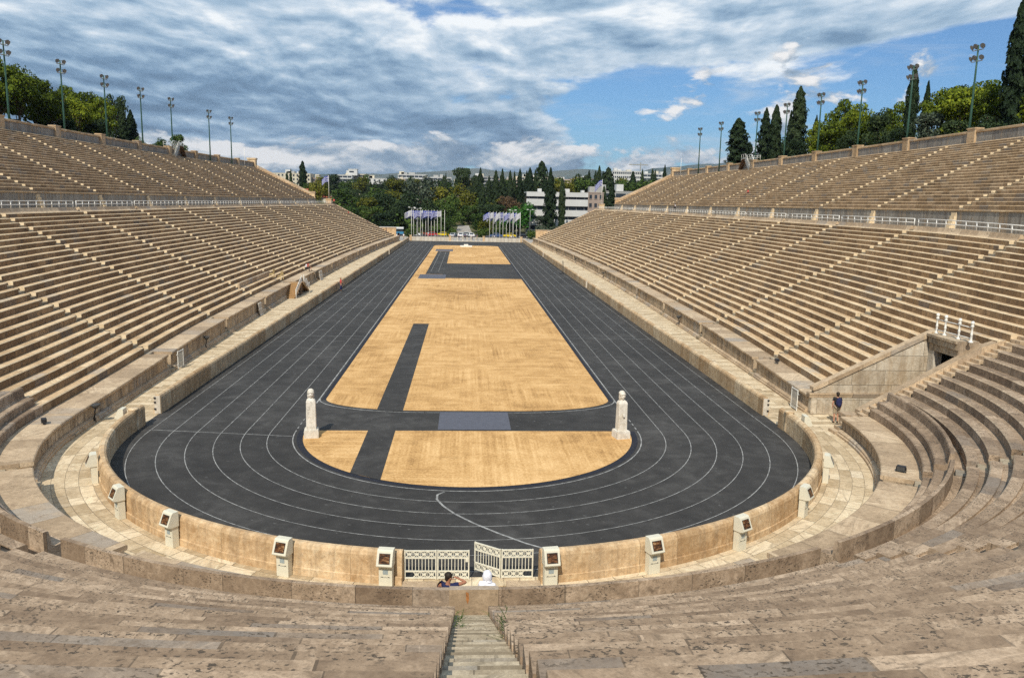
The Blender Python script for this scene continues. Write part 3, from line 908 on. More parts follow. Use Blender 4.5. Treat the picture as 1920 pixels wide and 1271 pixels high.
# ------------------------------------------------------------------ upper tier
UA = [.6, 16.0, 31.6, 47.3, 62.6, 78.2, 93.7, 109.2, 124.7, 140.2, 155.6, 171.0, 185.6]
UR0, UP, URI, UZ0 = 43.55, .72, .350, 11.82
UROW = [(0, -.06), (0, .36), (.035, .40), (.42, .40), (.425, .352), (.704, .352), (.704, -.06)]
UBASE = [43.0]
for s in (-1, 1):
    nm = names[s]
    full = Line(s, .2, YE, 40, False)
    w = thing('retaining_wall', 'grey streaked marble wall behind the white railing on the %s, below the upper seats' % nm, 'marble wall', full.base())
    sweep(full, [(43.05, 9.95), (43.05, 11.66), (43.54, 11.66), (43.54, 9.95)], off=w.location).build('wall_face', M['greywall'], w)
    sweep(full, [(42.97, 11.663), (42.95, 11.76), (42.98, 11.83), (43.545, 11.83), (43.545, 11.663)], off=w.location).build('coping', M['upper'], w)
    for i, y in enumerate(UA):
        yy = y+.1
        mb = MB(); xb = s*(43.05+bow(yy))
        for j in range(5):
            x0 = xb-s*(.62-.12*j); x1 = xb-s*(.003+.001*j)
            mb.box(min(x0, x1), max(x0, x1), yy-.34-.002*j, yy+.34+.002*j, 10.0+.31*j, 10.0+.31*(j+1)-.001)
        o = mb.build('wall_steps', M['seat_end'], w)
        o.location = -Vector(w.location)
    for i in range(len(UA)):
        y0 = UA[i]+.38; y1 = UA[i+1]-.38 if i < len(UA)-1 else YE
        pth = Line(s, y0, y1, 3, False)
        ex = ', against the end wall' if i == len(UA)-1 else ''
        b = thing('seating_block', 'upper %s seating block, %s from the round end%s' % (nm, ORD[i], ex), 'marble seats', pth.base(), 0, 'blocks of marble seats in the upper tier')
        seat_rows(pth, b, range(1, 24), [M['upper'], M['upper_riser'], M['seat_end'], M['seat']], UR0, UZ0, UP, URI, UROW)  # last slot: lighter lip as painted edge highlight
    for i, y in enumerate(UA):
        mb = MB()
        for k in range(46):
            ra = UR0+UP/2*k; z = UZ0+URI/2*(k+1)
            xa = s*(ra+bow(y)); xb = s*(ra+UP/2-.001+bow(y))
            h_ = .375-.002*(k % 2)
            mb.box(min(xa, xb), max(xa, xb), y-h_, y+h_, z-.4, z)
        o = mb.build('stairway', M['step'])
        fx = Vector((s*(UR0+bow(y)), y, UZ0)); o.data.transform(Matrix.Translation(-fx)); o.location = fx
        tag(o, 'narrow steps up the upper %s seats, %s flight from the round end' % (nm, ORD[i]), 'stairs', 'steps between the seat blocks')
    # wall along the top
    w = thing('top_wall', 'tall marble wall along the top of the %s stand, floodlight masts behind it' % nm, 'marble wall', full.base())
    sweep(full, [(60.06, 19.4), (60.06, 21.15), (60.6, 21.15), (60.6, 19.4)], off=w.location).build('wall_face', M['greywall'], w)
    sweep(full, [(59.98, 21.153), (59.94, 21.24), (59.94, 21.42), (60.0, 21.46), (60.68, 21.46), (60.68, 21.153)], off=w.location).build('coping', M['upper'], w)
    sweep(full, [(59.82, 19.4), (59.82, 19.92), (59.90, 20.02), (60.057, 20.05), (60.057, 19.4)], off=w.location).build('plinth', M['upper'], w)
    for i in range(12):
        y = 12.0+15.45*i
        if y > 192: break
        x = s*(60.30+bow(y))
        mb = MB(); mb.box(-.52, .52, -.75, .75, 19.4, 21.62); mb.box(-.6, .6, -.84, .84, 21.623, 21.80)
        o = mb.build('pier', M['upper'], w); o.location = Vector((x, y, 0))-Vector(w.location)

# ------------------------------------------------------------------ sloping end walls at the open end
def slab_xz(pts, y0, y1, mb=None):
    mb = mb or MB()
    A = [(x, y0, z) for x, z in pts]; B = [(x, y1, z) for x, z in pts]
    n = len(pts)
    mb.face(A, [(x, z) for x, z in pts]); mb.face(B[::-1], [(x, z) for x, z in pts][::-1])
    for i in range(n):
        j = (i+1) % n
        L = math.hypot(pts[i][0]-pts[j][0], pts[i][1]-pts[j][1])
        mb.face([A[i], B[i], B[j], A[j]], [(0, 0), (y1-y0, 0), (y1-y0, L), (0, L)])
    return mb
for s in (-1, 1):
    nm = names[s]
    S = lambda P_: [(s*x, z) for x, z in P_]
    p = thing('end_wall', 'tan sloping stone wall closing the lower seats at the open end, on the %s' % nm, 'end wall', (s*29, 196.3, 0))
    off = Vector(p.location)
    def put(nme, pts, y0, y1, m):
        o = slab_xz(S(pts), y0, y1).build(nme, M[m], p); o.location = -off; return o
    put('wall_body', [(20.3, -.1), (38.6, -.1), (38.6, 9.95), (38.1, 9.9), (25.4, 3.55), (20.3, 3.55)], 195.92, 196.7, 'parapet')
    put('coping', [(20.25, 3.553), (25.4, 3.553), (38.1, 9.91), (38.1, 10.42), (25.2, 3.86), (20.25, 3.86)], 195.86, 196.76, 'coping')
    mb = MB(); mb.box(-.75, .75, -.75, .75, 9.6, 11.45); mb.box(-.85, .85, -.85, .85, 11.453, 11.7)
    o = mb.build('end_pier', M['parapet'], p); o.location = Vector((s*39.4, 196.4, 0))-off
    mb = MB(); mb.box(-2.0, 2.0, -.4, .4, -.1, 9.95)
    o = mb.build('link_wall', M['parapet'], p); o.location = Vector((s*42.2, 196.3, 0))-off
    p = thing('end_wall', 'tan sloping stone wall closing the upper seats at the open end, on the %s' % nm, 'end wall', (s*52, 196.3, 0))
    off = Vector(p.location)
    put('wall_body', [(44.3, -.1), (60.6, -.1), (60.6, 20.3), (59.4, 20.0), (45.0, 13.0), (44.3, 13.0)], 195.92, 196.7, 'parapet')
    put('coping', [(43.2, 13.003), (45.0, 13.003), (59.4, 20.01), (59.4, 20.62), (44.85, 13.6), (43.2, 13.6)], 195.86, 196.76, 'coping')
    put('front_pier', [(43.3, 9.9), (44.297, 9.9), (44.297, 13.0), (43.3, 13.0)], 195.9, 196.72, 'parapet')
    mb = MB(); mb.box(-1.1, 1.1, -.9, .9, 19.0, 22.15); mb.box(-1.25, 1.25, -1.05, 1.05, 22.153, 22.55)
    o = mb.build('end_pier', M['parapet'], p); o.location = Vector((s*60.7, 196.4, 0))-off

# ------------------------------------------------------------------ stair passage on the right
p = thing('stair_passage', 'stone passage cut into the right seats, sloping side walls and a dark doorway', 'passage', (23, 2.2, 0))
off = Vector(p.location)
cz = lambda x: 1.62+.492*(x-19.7)
o = slab_xz([(19.62, -.05), (26.5, -.05), (26.5, 1.0), (19.62, 1.0)], 3.62, 3.98).build('north_wall_base', M['ashlar'], p); o.location = -off
mb = MB()
for z0, z1, d in ((1.0, 1.08, .03), (1.083, 1.17, .06), (1.173, 1.26, .10)): mb.box(19.5-d*.5, 26.4, 3.62-d, 3.97, z0, z1)
o = mb.build('cornice', M['coping'], p); o.location = -off
o = slab_xz([(19.75, 1.263), (26.45, 1.263), (26.45, cz(26.45)-.26), (19.95, cz(19.95)-.26), (19.75, 1.35)], 3.64, 3.96).build('north_wall', M['ashlar'], p); o.location = -off
o = slab_xz([(19.66, 1.4), (19.95, cz(19.95)-.257), (26.6, cz(26.6)-.257), (26.6, cz(26.6)), (19.66, cz(19.66))], 3.56, 4.06).build('north_coping', M['coping'], p); o.location = -off
o = slab_xz([(20.9, -.05), (28.4, -.05), (28.4, 4.75), (20.9, .78)], .30, .72).build('south_wall', M['parapet'], p); o.location = -off
o = slab_xz([(20.8, .72), (28.4, 4.753), (28.4, 5.0), (27.2, 4.62), (20.8, 1.08)], .24, .78).build('south_coping', M['coping'], p); o.location = -off
mb = MB(); mb.box(20.1, 21.2, .25, .76, -.05, 1.0)
mb = MB(); mb.box(20.0, 20.75, .12, .86, -.05, .72); mb.box(19.95, 20.78, .08, .90, .723, .9)
o = mb.build('end_block', M['coping'], p); o.location = -off
mb = MB(); mb.box(26.2, 27.2, .78, 3.55, 3.9, 4.30); mb.box(26.1, 27.3, .78, 3.55, 4.303, 4.66); mb.box(26.0, 27.3, .78, 3.56, 4.663, 4.80)
o = mb.build('lintel', M['podium'], p); o.location = -off
mb = MB(); mb.box(26.25, 26.7, 3.05, 3.62, -.05, 3.897); mb.box(26.25, 26.7, .73, 1.15, -.05, 3.897)
o = mb.build('door_jamb', M['white_stone'], p); o.location = -off
mb = MB(); mb.box(28.4, 28.6, .4, 4.0, -.05, 4.5)
o = mb.build('inner_wall', M['greywall'], p); o.location = -off
mb = MB(); mb.box(27.6, 27.68, 1.2, 3.0, 0, 3.4); mb.box(27.7, 27.74, 1.0, 3.2, 0, 3.85)
o = mb.build('door', M['dark_wood'], p); o.location = -off
# railing on the lintel, four ball-topped posts
p = thing('guard_railing', 'short white railing with four ball-topped posts above the dark doorway on the right', 'railing', (26.6, 2.2, 4.8))
ys = [(-.05, 1.35), (-.05, .55), (.0, -.65), (.0, -1.75)]
me = None
for xx, yy in ys:
    if me is None:
        mb = MB(); mb.lathe([(.12, 0), (.12, .05), (.07, .10), (.055, .2), (.055, .40), (.08, .44), (.055, .48), (.05, .82), (.09, .86), (.09, .90), (.045, .93), (.085, 1.0), (.095, 1.06), (.08, 1.12), (.03, 1.16)], 12)
        o = mb.build('post', M['white_metal'], p, True); me = o.data
    else:
        o = bpy.data.objects.new('post', me); col.objects.link(o); o.parent = p
    o.location = (xx, yy, 0)
for z in (.22, .80):
    mb = MB(); mb.tube([(-.05, 1.35, z), (-.05, .55, z), (0, -.65, z), (0, -1.75, z)], .026, 6)
    mb.build('rail', M['white_metal'], p, True)
# ------------------------------------------------------------------ statues
def herm(x, y, rz, label, beard):
    p = thing('herm_statue', label, 'statue', (x, y, .012), rz, 'marble herms on the sand')
    mb = MB()
    mb.box(-.35, .35, -.35, .35, 0, .34); mb.box(-.33, .33, -.33, .33, .342, .40)
    mb.build('plinth', M['statue'], p)
    mb = MB()
    lv = [(.402, .245, .215), (1.55, .23, .20), (1.80, .23, .20), (1.90, .19, .16), (1.935, .13, .12), (1.98, .10, .10)]
    V = []; F = []
    for z, a, b in lv:
        c = .03 if a > .15 else .01
        V += [(-a+c, -b, z), (a-c, -b, z), (a, -b+c, z), (a, b-c, z), (a-c, b, z), (-a+c, b, z), (-a, b-c, z), (-a, -b+c, z)]
    for i in range(len(lv)-1):
        for k in range(8): F.append((i*8+k, i*8+(k+1) % 8, (i+1)*8+(k+1) % 8, (i+1)*8+k))
    F.append(tuple(range((len(lv)-1)*8, len(lv)*8)))
    mb.mesh(V, F)
    mb.build('shaft', M['statue'], p)
    if beard:
        mb = MB(); mb.box(-.06, .06, -.28, -.23, 1.18, 1.27); mb.box(-.04, .04, -.31, -.275, 1.14, 1.20)
        mb.build('carved_boss', M['statue'], p)
    mb = MB()
    def fn(n, q):
        fr = max(0, -n.y)
        if fr > .3:
            q = Vector(q)
            nose = math.exp(-((n.x/.16)**2+((n.z+.08)/.22)**2)); q.y -= .05*nose*fr
            for sx in (-1, 1):
                e = math.exp(-(((n.x-sx*.36)/.16)**2+((n.z-.12)/.10)**2)); q.y += .05*e
            mth = math.exp(-((n.x/.25)**2+((n.z+.46)/.05)**2)); q.y += .022*mth
            ch = math.exp(-((n.x/.3)**2+((n.z+.75)/.18)**2)); q.y -= .02*ch
        return q
    mb.ellipsoid((0, -.03, 2.17), .14, .165, .205, 32, 24, fn)
    mb.tube([(0, .01, 1.93), (0, 0, 2.04), (0, 0, 2.15)], [.125, .10, .095], 12)
    h = mb.build('head', M['statue'], p, True)
    mb = MB()
    def hf(n, q):
        k = 1+.05*math.sin(n.x*19+n.z*7)*math.sin(n.z*17)
        return Vector(q)*k
    mb.ellipsoid((0, .055, 2.275), .168, .18, .155, 24, 14, hf)
    mb.tube([(.135*math.sin(a_), -.03-.135*math.cos(a_), 2.29-.06*abs(math.sin(a_))) for a_ in [-1.5+3*i/12 for i in range(13)]], .042, 8)
    for sx in (-1, 1): mb.ellipsoid((sx*.125, .04, 2.10), .05, .09, .17, 10, 8)
    mb.build('hair', M['statue'], h, True)
    if beard:
        mb = MB(); mb.ellipsoid((0, -.13, 2.09), .07, .05, .07, 12, 8, hf); mb.build('beard', M['statue'], h, True)
    return p
herm(-7.83, -1.10, R(8), 'pale marble herm on the left of the sand, shaft with sloped shoulders and capped head', False)
herm(7.70, -1.12, R(14), 'tan-stained marble herm on the right of the sand, small boss on its shaft', True)

# ------------------------------------------------------------------ display boxes on the back of the low wall
KA = [-178.6, -153.5, -138.1, -125.9, -109.9, -98.7, -81.9, -70.2, -57.4, -42.1, -26.6, -4.2]
klab = ['at the far left, by the wall stub', 'on the left, seen side-on', 'on the left, third from the far end', 'on the left, where the walk narrows', 'left of the gates, second from them',
        'just left of the white gates', 'just right of the white gates', 'right of the gates, second from them', 'right of the gates, third from them', 'on the right, fourth from the gates', 'on the right, seen edge-on', 'at the far right, by the wall stub']
kiosk = None
for a, lb in zip(KA, klab):
    loc = (17.10*math.cos(R(a)), 17.10*math.sin(R(a)), .01)
    label = 'cream metal display box %s' % lb
    if kiosk is None:
        kiosk = thing('display_box', label, 'display box', loc, R(a), 'cream display boxes behind the low wall'); kiosk.scale = (.95, .90, .90)
        mb = MB(); slab_prof = [(0, 0), (.25, 0), (.25, .72), (.29, .80), (0, .80)]
        def extr(prof, w, mb):
            A = [(x, -w/2, z) for x, z in prof]; B = [(x, w/2, z) for x, z in prof]; n = len(prof)
            mb.face(A); mb.face(B[::-1])
            for i in range(n): j = (i+1) % n; mb.face([A[i], A[j], B[j], B[i]])
        extr(slab_prof, .46, mb); mb.build('pedestal', M['kiosk'], kiosk)
        mb = MB(); extr([(0, .802), (.295, .802), (.43, .84), (.45, .88), (.26, 1.33), (.21, 1.37), (0, 1.37)], .54, mb)
        hd = mb.build('housing', M['kiosk'], kiosk)
        c = Vector((.355, 0, 1.105)); sl = Vector((-.19, 0, .45)).normalized(); nn = Vector((.45, 0, .19)).normalized()
        mb = MB()
        def plate(w, h, off, dep):
            V = []
            for o_ in (off, off-dep):
                for sy, sz in ((-1, -1), (1, -1), (1, 1), (-1, 1)):
                    V.append(c+nn*o_+Vector((0, sy*w/2, 0))+sl*(sz*h/2))
            mb.mesh(V, [(0, 1, 2, 3), (4, 7, 6, 5), (0, 4, 5, 1), (1, 5, 6, 2), (2, 6, 7, 3), (3, 7, 4, 0)])
        plate(.34, .31, .006, .03); mb.build('screen', M['screen'], hd)
        mb = MB()
        for sy, sz, w, h in ((0, 1, .38, .02), (0, -1, .38, .02)):
            c0 = c; c = c0+sl*(sz*.165); plate(w, h, .010, .03); c = c0
        for sy in (-1, 1):
            c0 = c; c = c0+Vector((0, sy*.18, 0)); plate(.02, .31, .010, .03); c = c0
        mb.build('screen_frame', M['dark'], hd)
        mb = MB(); mb.box(.248, .258, -.09, .09, .50, .66); mb.build('info_plate', M['plate'], kiosk)
        mb = MB(); mb.box(.248, .254, -.17, .17, .385, .395); mb.box(.248, .256, -.13, -.10, .40, .42); mb.box(.248, .256, .10, .13, .40, .42); mb.build('hatch', M['dark'], kiosk)
    else:
        copy_thing(kiosk, 'display_box', label, loc, R(a))

# ------------------------------------------------------------------ white gates
def gate_panel(parent, loc, rz, skip=None):
    L, H = 1.0, .93
    p = MB()
    for z in (.02, .24, .68, .91): p.box(0, L, -.02, .02, z, z+.04)
    for x in (0, L-.04): p.box(x, x+.04, -.021, .021, 0, H+.03)
    g = p.build('gate_panel', M['gate_paint'], parent); g.location = loc; g.rotation_euler = (0, 0, rz)
    b = MB()
    for k in range(1, 9): x = .04+k*(L-.08)/9; b.box(x-.011, x+.011, -.011, .011, .28, .68)
    b.build('bars', M['gate_paint'], g)
    for z0, z1 in ((.06, .24), (.72, .91)):
        for k in range(4):
            if skip == k and z0 < .1: continue
            b = MB(); x0 = .04+k*.23; x1 = x0+.23
            if k < 3: b.box(x1-.008, x1+.008, -.012, .012, z0, z1)
            cx = (x0+x1)/2; czz = (z0+z1)/2
            for ang in (PI/4, -PI/4, 0, PI/2):
                hw_, hh_ = (.115*math.cos(ang), .095*math.sin(ang)) if ang not in (0, PI/2) else (.07*math.cos(ang), .07*math.sin(ang))
                if abs(ang) == PI/4: hw_, hh_ = .11, .09*(1 if ang > 0 else -1)
                b.bar((cx-hw_, .004*ang, czz-hh_), (cx+hw_, .004*ang, czz+hh_), .026, .022, (0, 1, 0))
            b.ellipsoid((cx, 0, czz), .035, .02, .035, 8, 6)
            b.build('rosette', M['gate_paint'], g)
    return g
p = thing('gate', 'closed white gate of two rosette panels left of the gap, one square missing', 'gate', (-2.09, -16.62, .05), 0, 'white gates in the low wall')
gate_panel(p, (0, 0, 0), R(-.8), 0)
gate_panel(p, (1.02, -.014, 0), R(-.8))
mb = MB(); mb.box(1.90, 1.99, -.06, -.03, .58, .68); mb.build('lock_box', M['gate_paint'], p)
p = thing('gate', 'white gate right of the gap with its inner rosette panel folded open', 'gate', (1.93, -16.60, .05), 0, 'white gates in the low wall')
gate_panel(p, (0, 0, 0), R(180), 0)
gate_panel(p, (-1.02, 0, 0), R(180-36))
mb = MB()
mb.box(-2.1, 2.1, -17.1, -16.52, -.02, .045)
struct(mb.build('gate_threshold', M['paving']))
mb = MB(); mb.box(-2.1, -1.05, -17.9, -17.12, -.02, .22); mb.box(1.05, 2.1, -17.9, -17.12, -.02, .22)
struct(mb.build('gate_step', M['coping']))

# ------------------------------------------------------------------ people
def skin(name, verts, edges, rad, m, parent, sub=1, root=0):
    me = bpy.data.meshes.new(name); me.from_pydata([tuple(v) for v in verts], edges, [])
    o = bpy.data.objects.new(name, me); col.objects.link(o)
    md = o.modifiers.new('skin', 'SKIN'); md.use_smooth_shade = True
    sv = me.skin_vertices[0].data
    for i, r_ in enumerate(rad):
        sv[i].radius = (r_, r_) if not hasattr(r_, '__len__') else r_
        sv[i].use_root = (i == root)
    if sub:
        s_ = o.modifiers.new('sub', 'SUBSURF'); s_.levels = sub; s_.render_levels = sub
    dg = bpy.context.evaluated_depsgraph_get()
    nm = bpy.data.meshes.new_from_object(o.evaluated_get(dg))
    o.modifiers.clear(); o.data = nm; nm.materials.clear(); nm.materials.append(m)
    bpy.data.meshes.remove(me)
    o.name = name; o.parent = parent
    return o
STAND = dict(pel=(0, 0, .95), che=(0, .0, 1.28), nec=(0, .0, 1.47), hed=(0, .02, 1.62), top=(0, .01, 1.72),
             shL=(-.18, 0, 1.41), elL=(-.23, -.02, 1.13), haL=(-.22, .06, .88), shR=(.18, 0, 1.41), elR=(.23, -.02, 1.13), haR=(.22, .06, .88),
             hiL=(-.09, 0, .90), knL=(-.10, .02, .50), anL=(-.10, -.02, .09), toL=(-.12, .14, .03), hiR=(.09, 0, .90), knR=(.10, .02, .50), anR=(.10, -.02, .09), toR=(.12, .14, .03))
SIT = dict(STAND, pel=(0, 0, .12), che=(0, .04, .43), nec=(0, .06, .62), hed=(0, .09, .77), top=(0, .08, .87),
           shL=(-.18, .04, .56), elL=(-.24, .10, .30), haL=(-.13, .33, .22), shR=(.18, .04, .56), elR=(.24, .10, .30), haR=(.13, .33, .22),
           hiL=(-.09, .02, .11), knL=(-.12, .43, .12), anL=(-.12, .42, -.30), toL=(-.13, .57, -.36), hiR=(.09, .02, .11), knR=(.12, .43, .12), anR=(.12, .42, -.30), toR=(.13, .57, -.36))
def person(label, loc, rz, pose, sk='skin', shirt='navy', legs='blue_cloth', hair='hair', sleeve=.55, short=False, long_skirt=False, scarf=None, cap=None, group=None, fine=False, scale=1.0, over=None):
    P = dict(pose); P.update(over or {})
    root = thing('person', label, 'person', loc, rz, group)
    root.scale = (scale,)*3
    V = []; E_ = []; Rd = []; ix = {}
    def add(k, p, r_, par=None):
        ix[k] = len(V); V.append(Vector(p)); Rd.append(r_)
        if par is not None: E_.append((ix[par], ix[k]))
    add('pel', P['pel'], (.135, .10)); add('che', P['che'], (.145, .105), 'pel'); add('nec', P['nec'], .055, 'che')
    hb = Vector(P['nec']).lerp(Vector(P['hed']), .55)
    add('hb', hb, .065, 'nec'); add('hed', P['hed'], .092, 'hb'); add('top', Vector(P['top'])-Vector((0, 0, .03)), .07, 'hed')
    for s_ in 'LR':
        add('sh'+s_, P['sh'+s_], .062, 'che'); add('el'+s_, P['el'+s_], .042, 'sh'+s_)
        h = Vector(P['ha'+s_]); e = Vector(P['el'+s_]); d = (h-e).normalized()
        add('wr'+s_, h-d*.02, .028, 'el'+s_); add('pa'+s_, h+d*.055, (.036, .02), 'wr'+s_)
        side = d.cross(Vector((0, 0, 1))); side = side.normalized() if side.length > .1 else Vector((0, 1, 0))
        curl = d.cross(side).normalized()
        if fine:
            for q, (o_, ln) in enumerate(((-.030, .062), (-.010, .075), (.010, .070), (.030, .055))):
                a_ = h+d*.075+side*o_
                add('f%s%d' % (s_, q), a_, .010, 'pa'+s_); add('g%s%d' % (s_, q), a_+d*ln*.5+curl*.012, .009, 'f%s%d' % (s_, q)); add('t%s%d' % (s_, q), a_+d*ln*.8+curl*.035, .008, 'g%s%d' % (s_, q))
            add('th'+s_, h+d*.02+side*.045, .011, 'wr'+s_); add('tt'+s_, h+d*.055+side*.06+curl*.02, .009, 'th'+s_)
        else:
            add('fg'+s_, h+d*.13+curl*.02, (.03, .014), 'pa'+s_)
        add('hi'+s_, P['hi'+s_], .085, 'pel'); add('kn'+s_, P['kn'+s_], .058, 'hi'+s_); add('an'+s_, P['an'+s_], .038, 'kn'+s_); add('to'+s_, P['to'+s_], .035, 'an'+s_)
    skin('body', V, E_, Rd, M[sk], root)
    # shirt
    cv = [P['pel'], P['che'], Vector(P['nec'])-Vector((0, 0, .05))]; ce = [(0, 1), (1, 2)]; cr = [(.16, .125), (.175, .13), (.075, .075)]
    for s_ in 'LR':
        i = len(cv); a_ = Vector(P['sh'+s_]); b_ = Vector(P['el'+s_])
        cv += [a_, a_.lerp(b_, sleeve)]; ce += [(1, i), (i, i+1)]; cr += [.082, .066]
        if sleeve >= 1:
            cv += [b_.lerp(Vector(P['ha'+s_]), .9)]; ce += [(i+1, i+2)]; cr += [.045]
    skin('shirt', cv, ce, cr, M[shirt], root)
    if long_skirt:
        a_ = Vector(P['pel']); kn = (Vector(P['knL'])+Vector(P['knR']))/2; an = (Vector(P['anL'])+Vector(P['anR']))/2
        skin('skirt', [a_+Vector((0, 0, .05)), kn, an+Vector((0, 0, .05))], [(0, 1), (1, 2)], [(.165, .13), (.19, .15), (.20, .16)], M[legs], root)
    else:
        cv = [Vector(P['pel'])+Vector((0, 0, .03))]; ce = []; cr = [(.155, .12)]
        for s_ in 'LR':
            i = len(cv); h_ = Vector(P['hi'+s_]); k_ = Vector(P['kn'+s_]); an = Vector(P['an'+s_])
            cv += [h_, k_]; ce += [(0, i), (i, i+1)]; cr += [.10, .075]
            if not short: cv += [k_.lerp(an, .95)]; ce += [(i+1, i+2)]; cr += [.06]
        skin('shorts' if short else 'trousers', cv, ce, cr, M[legs], root)
    for s_ in 'LR':
        mb = MB(); a_ = Vector(P['an'+s_]); t_ = Vector(P['to'+s_])
        mb.tube([a_-Vector((0, .0, .02)), a_.lerp(t_, .5)-Vector((0, 0, .015)), t_], [.05, .048, .036], 8); mb.build('shoe', M['dark'], root, True)
    hd = Vector(P['hed']); face = Vector(P.get('face', (0, 1, 0))).normalized()
    if scarf:
        mb = MB()
        def sf(n, q):
            q = Vector(q); q *= 1+.05*math.sin(n.x*11+n.z*13)+.04*math.sin(n.y*17-n.z*8)
            if n.z < 0: q *= 1+.18*-n.z
            return q
        mb.ellipsoid(hd+Vector((0, 0, .02))-face*.025, .125, .125, .155, 18, 12, sf)
        nk = Vector(P['nec'])
        mb.tube([hd-Vector((0, 0, .08)), nk-Vector((0, 0, .02)), nk-Vector((0, .02, .13))], [.105, .13, .20], 14)
        mb.build('headscarf', M[scarf], root, True)
    else:
        mb = MB()
        def hf2(n, q): return Vector(q)*(1+.06*math.sin(n.x*23+n.y*13)*math.sin(n.z*21))
        mb.ellipsoid(hd+Vector((0, 0, .045))-face*.028, .098, .098, .098, 16, 10, hf2)
        mb.ellipsoid(hd+Vector((0, 0, -.03))-face*.055, .075, .075, .085, 12, 8, hf2)
        mb.build('cap' if cap else 'hair', M[cap or hair], root, True)
    if fine:
        sd_ = face.cross(Vector((0, 0, 1))).normalized()
        mb = MB(); mb.ellipsoid(hd+face*.092-Vector((0, 0, .012)), .018, .022, .026, 8, 6); mb.build('nose', M[sk], root, True)
        for e in (-1, 1):
            mb = MB(); mb.ellipsoid(hd+face*.084+sd_*(e*.034)+Vector((0, 0, .02)), .014, .012, .009, 8, 6); mb.build('eye', M['dark'], root, True)
            mb = MB(); mb.ellipsoid(hd+sd_*(e*.092)-Vector((0, 0, .01)), .018, .022, .034, 8, 6); mb.build('ear', M[sk], root, True)
        mb = MB(); mb.ellipsoid(hd+face*.086-Vector((0, 0, .055)), .024, .010, .008, 8, 6); mb.build('mouth', M['red'], root, True)
    return root
GP = None
person('man in a navy shirt resting behind the slab near the gates, hand to cheek', (-.66, -21.02, 1.48), R(-12), SIT, 'skin_dark', 'navy', 'blue_cloth', 'hair', .45, fine=True,
       over=dict(face=(.85, .4, -.1), hed=(.03, .08, .745), nec=(0, .03, .61), top=(.02, .06, .845), shR=(.19, .04, .57), elR=(.46, .17, .60), haR=(.21, .24, .66), elL=(-.30, .12, .36), haL=(-.10, .36, .28)))
person('seated figure in a white headscarf behind the slab near the gates', (.34, -21.02, 1.48), R(-20), SIT, 'skin', 'white_cloth', 'white_cloth', sleeve=1.0, scarf='white_cloth', fine=True, over=dict(face=(.75, .65, 0), hed=(0, .10, .74)))
person('person in a red top and long dark skirt standing beside the left track', (-16.15, 63.6, 0), R(-70), STAND, 'skin', 'red', 'navy', 'hair_fair', .6, long_skirt=True, over=dict(elR=(.24, .08, 1.14), haR=(.06, .28, 1.24), elL=(-.24, .05, 1.14), haL=(-.05, .25, 1.05)))
bp_ = person('person with a navy backpack and beige shorts standing at the stair passage', (20.25, 1.75, .01), R(-10), STAND, 'skin', 'black_cloth', 'beige', 'hair', .6, short=True, over=dict(knR=(.10, .10, .5), anR=(.10, .02, .10)))
mb = MB(); mb.ellipsoid((0, -.20, 1.22), .17, .12, .26, 14, 10); mb.ellipsoid((0, -.28, 1.10), .12, .07, .13, 10, 8)
tag(mb.build('backpack', M['navy'], None, True, (20.25, 1.75, .01)), 'navy backpack on the person in beige shorts at the stair passage', 'backpack')
person('person in a white top sitting on the front left seats above the wooden stair', (-22.55, 74.1, 1.93), R(-75), SIT, 'skin', 'white_cloth', 'black_cloth', 'hair', .6)
person('person with bare legs leaning forward on the front left seats beside a white-topped companion', (-22.5, 75.2, 1.93), R(-80), SIT, 'skin', 'red', 'black_cloth', 'hair', .4, short=True, over=dict(hed=(0, .2, .7), nec=(0, .14, .58), top=(0, .2, .8)))
person('person in dark clothes sitting high on the left stand near the end wall', (-33.1, 190.2, 7.55), R(-90), SIT, 'skin', 'red', 'black_cloth', 'hair', .8)
person('second dark figure sitting halfway down the left stand by the end wall', (-28.0, 192.0, 5.05), R(-90), SIT, 'skin', 'black_cloth', 'black_cloth', 'hair', .8)
person('dark figure standing low on the left stand by the end wall', (-22.6, 190.5, 2.27), R(-90), STAND, 'skin', 'black_cloth', 'navy', 'hair', .8)
person('person in dark red at the far left end of the upper walkway', (-38.55+.8, 194.9, 10.0), R(170), STAND, 'skin', 'red', 'black_cloth', 'hair', .8)
person('person in black with a white cap leaning on the right walkway railing', (41.0, 118.5, 10.0), R(95), STAND, 'skin', 'black_cloth', 'black_cloth', 'hair', 1.0, cap='white_cloth', over=dict(elR=(.25, .15, 1.15), haR=(.12, .4, 1.05)))
person('person in dark red sitting alone in the upper right seats', (50.2, 103.5, 13.98), R(92), SIT, 'skin', 'red', 'black_cloth', 'hair', .8)

# ------------------------------------------------------------------ things along the left and right walks
def lattice(label, loc, rz, lean):
    p = thing('iron_gate', label, 'small gate', loc, rz, 'white lattice gates beside the stair gaps')
    p.rotation_euler = (lean, 0, rz)
    mb = MB()
    for x in (0, .92): mb.box(x, x+.05, -.02, .02, 0, 1.25)
    for z in (.08, 1.18): mb.box(.05, .92, -.02, .02, z, z+.05)
    mb.build('frame', M['white_metal'], p)
    for k in range(9):
        mb = MB(); x = .12+k*.09; mb.box(x, x+.018, -.01, .01, .13, 1.18); mb.build('bar', M['grey_metal'], p)
    mb = MB()
    for z in (.3, 1.0): mb.box(-.16, 0, -.015, .015, z, z+.03)
    mb.build('hinge_arm', M['white_metal'], p)
lattice('white framed lattice gate leaning on the left fluted wall', (-19.75, 14.7, .01), R(87), 0)
lattice('white framed lattice gate before the fluted wall corner on the right', (19.10, 4.3, .01), R(88), 0)
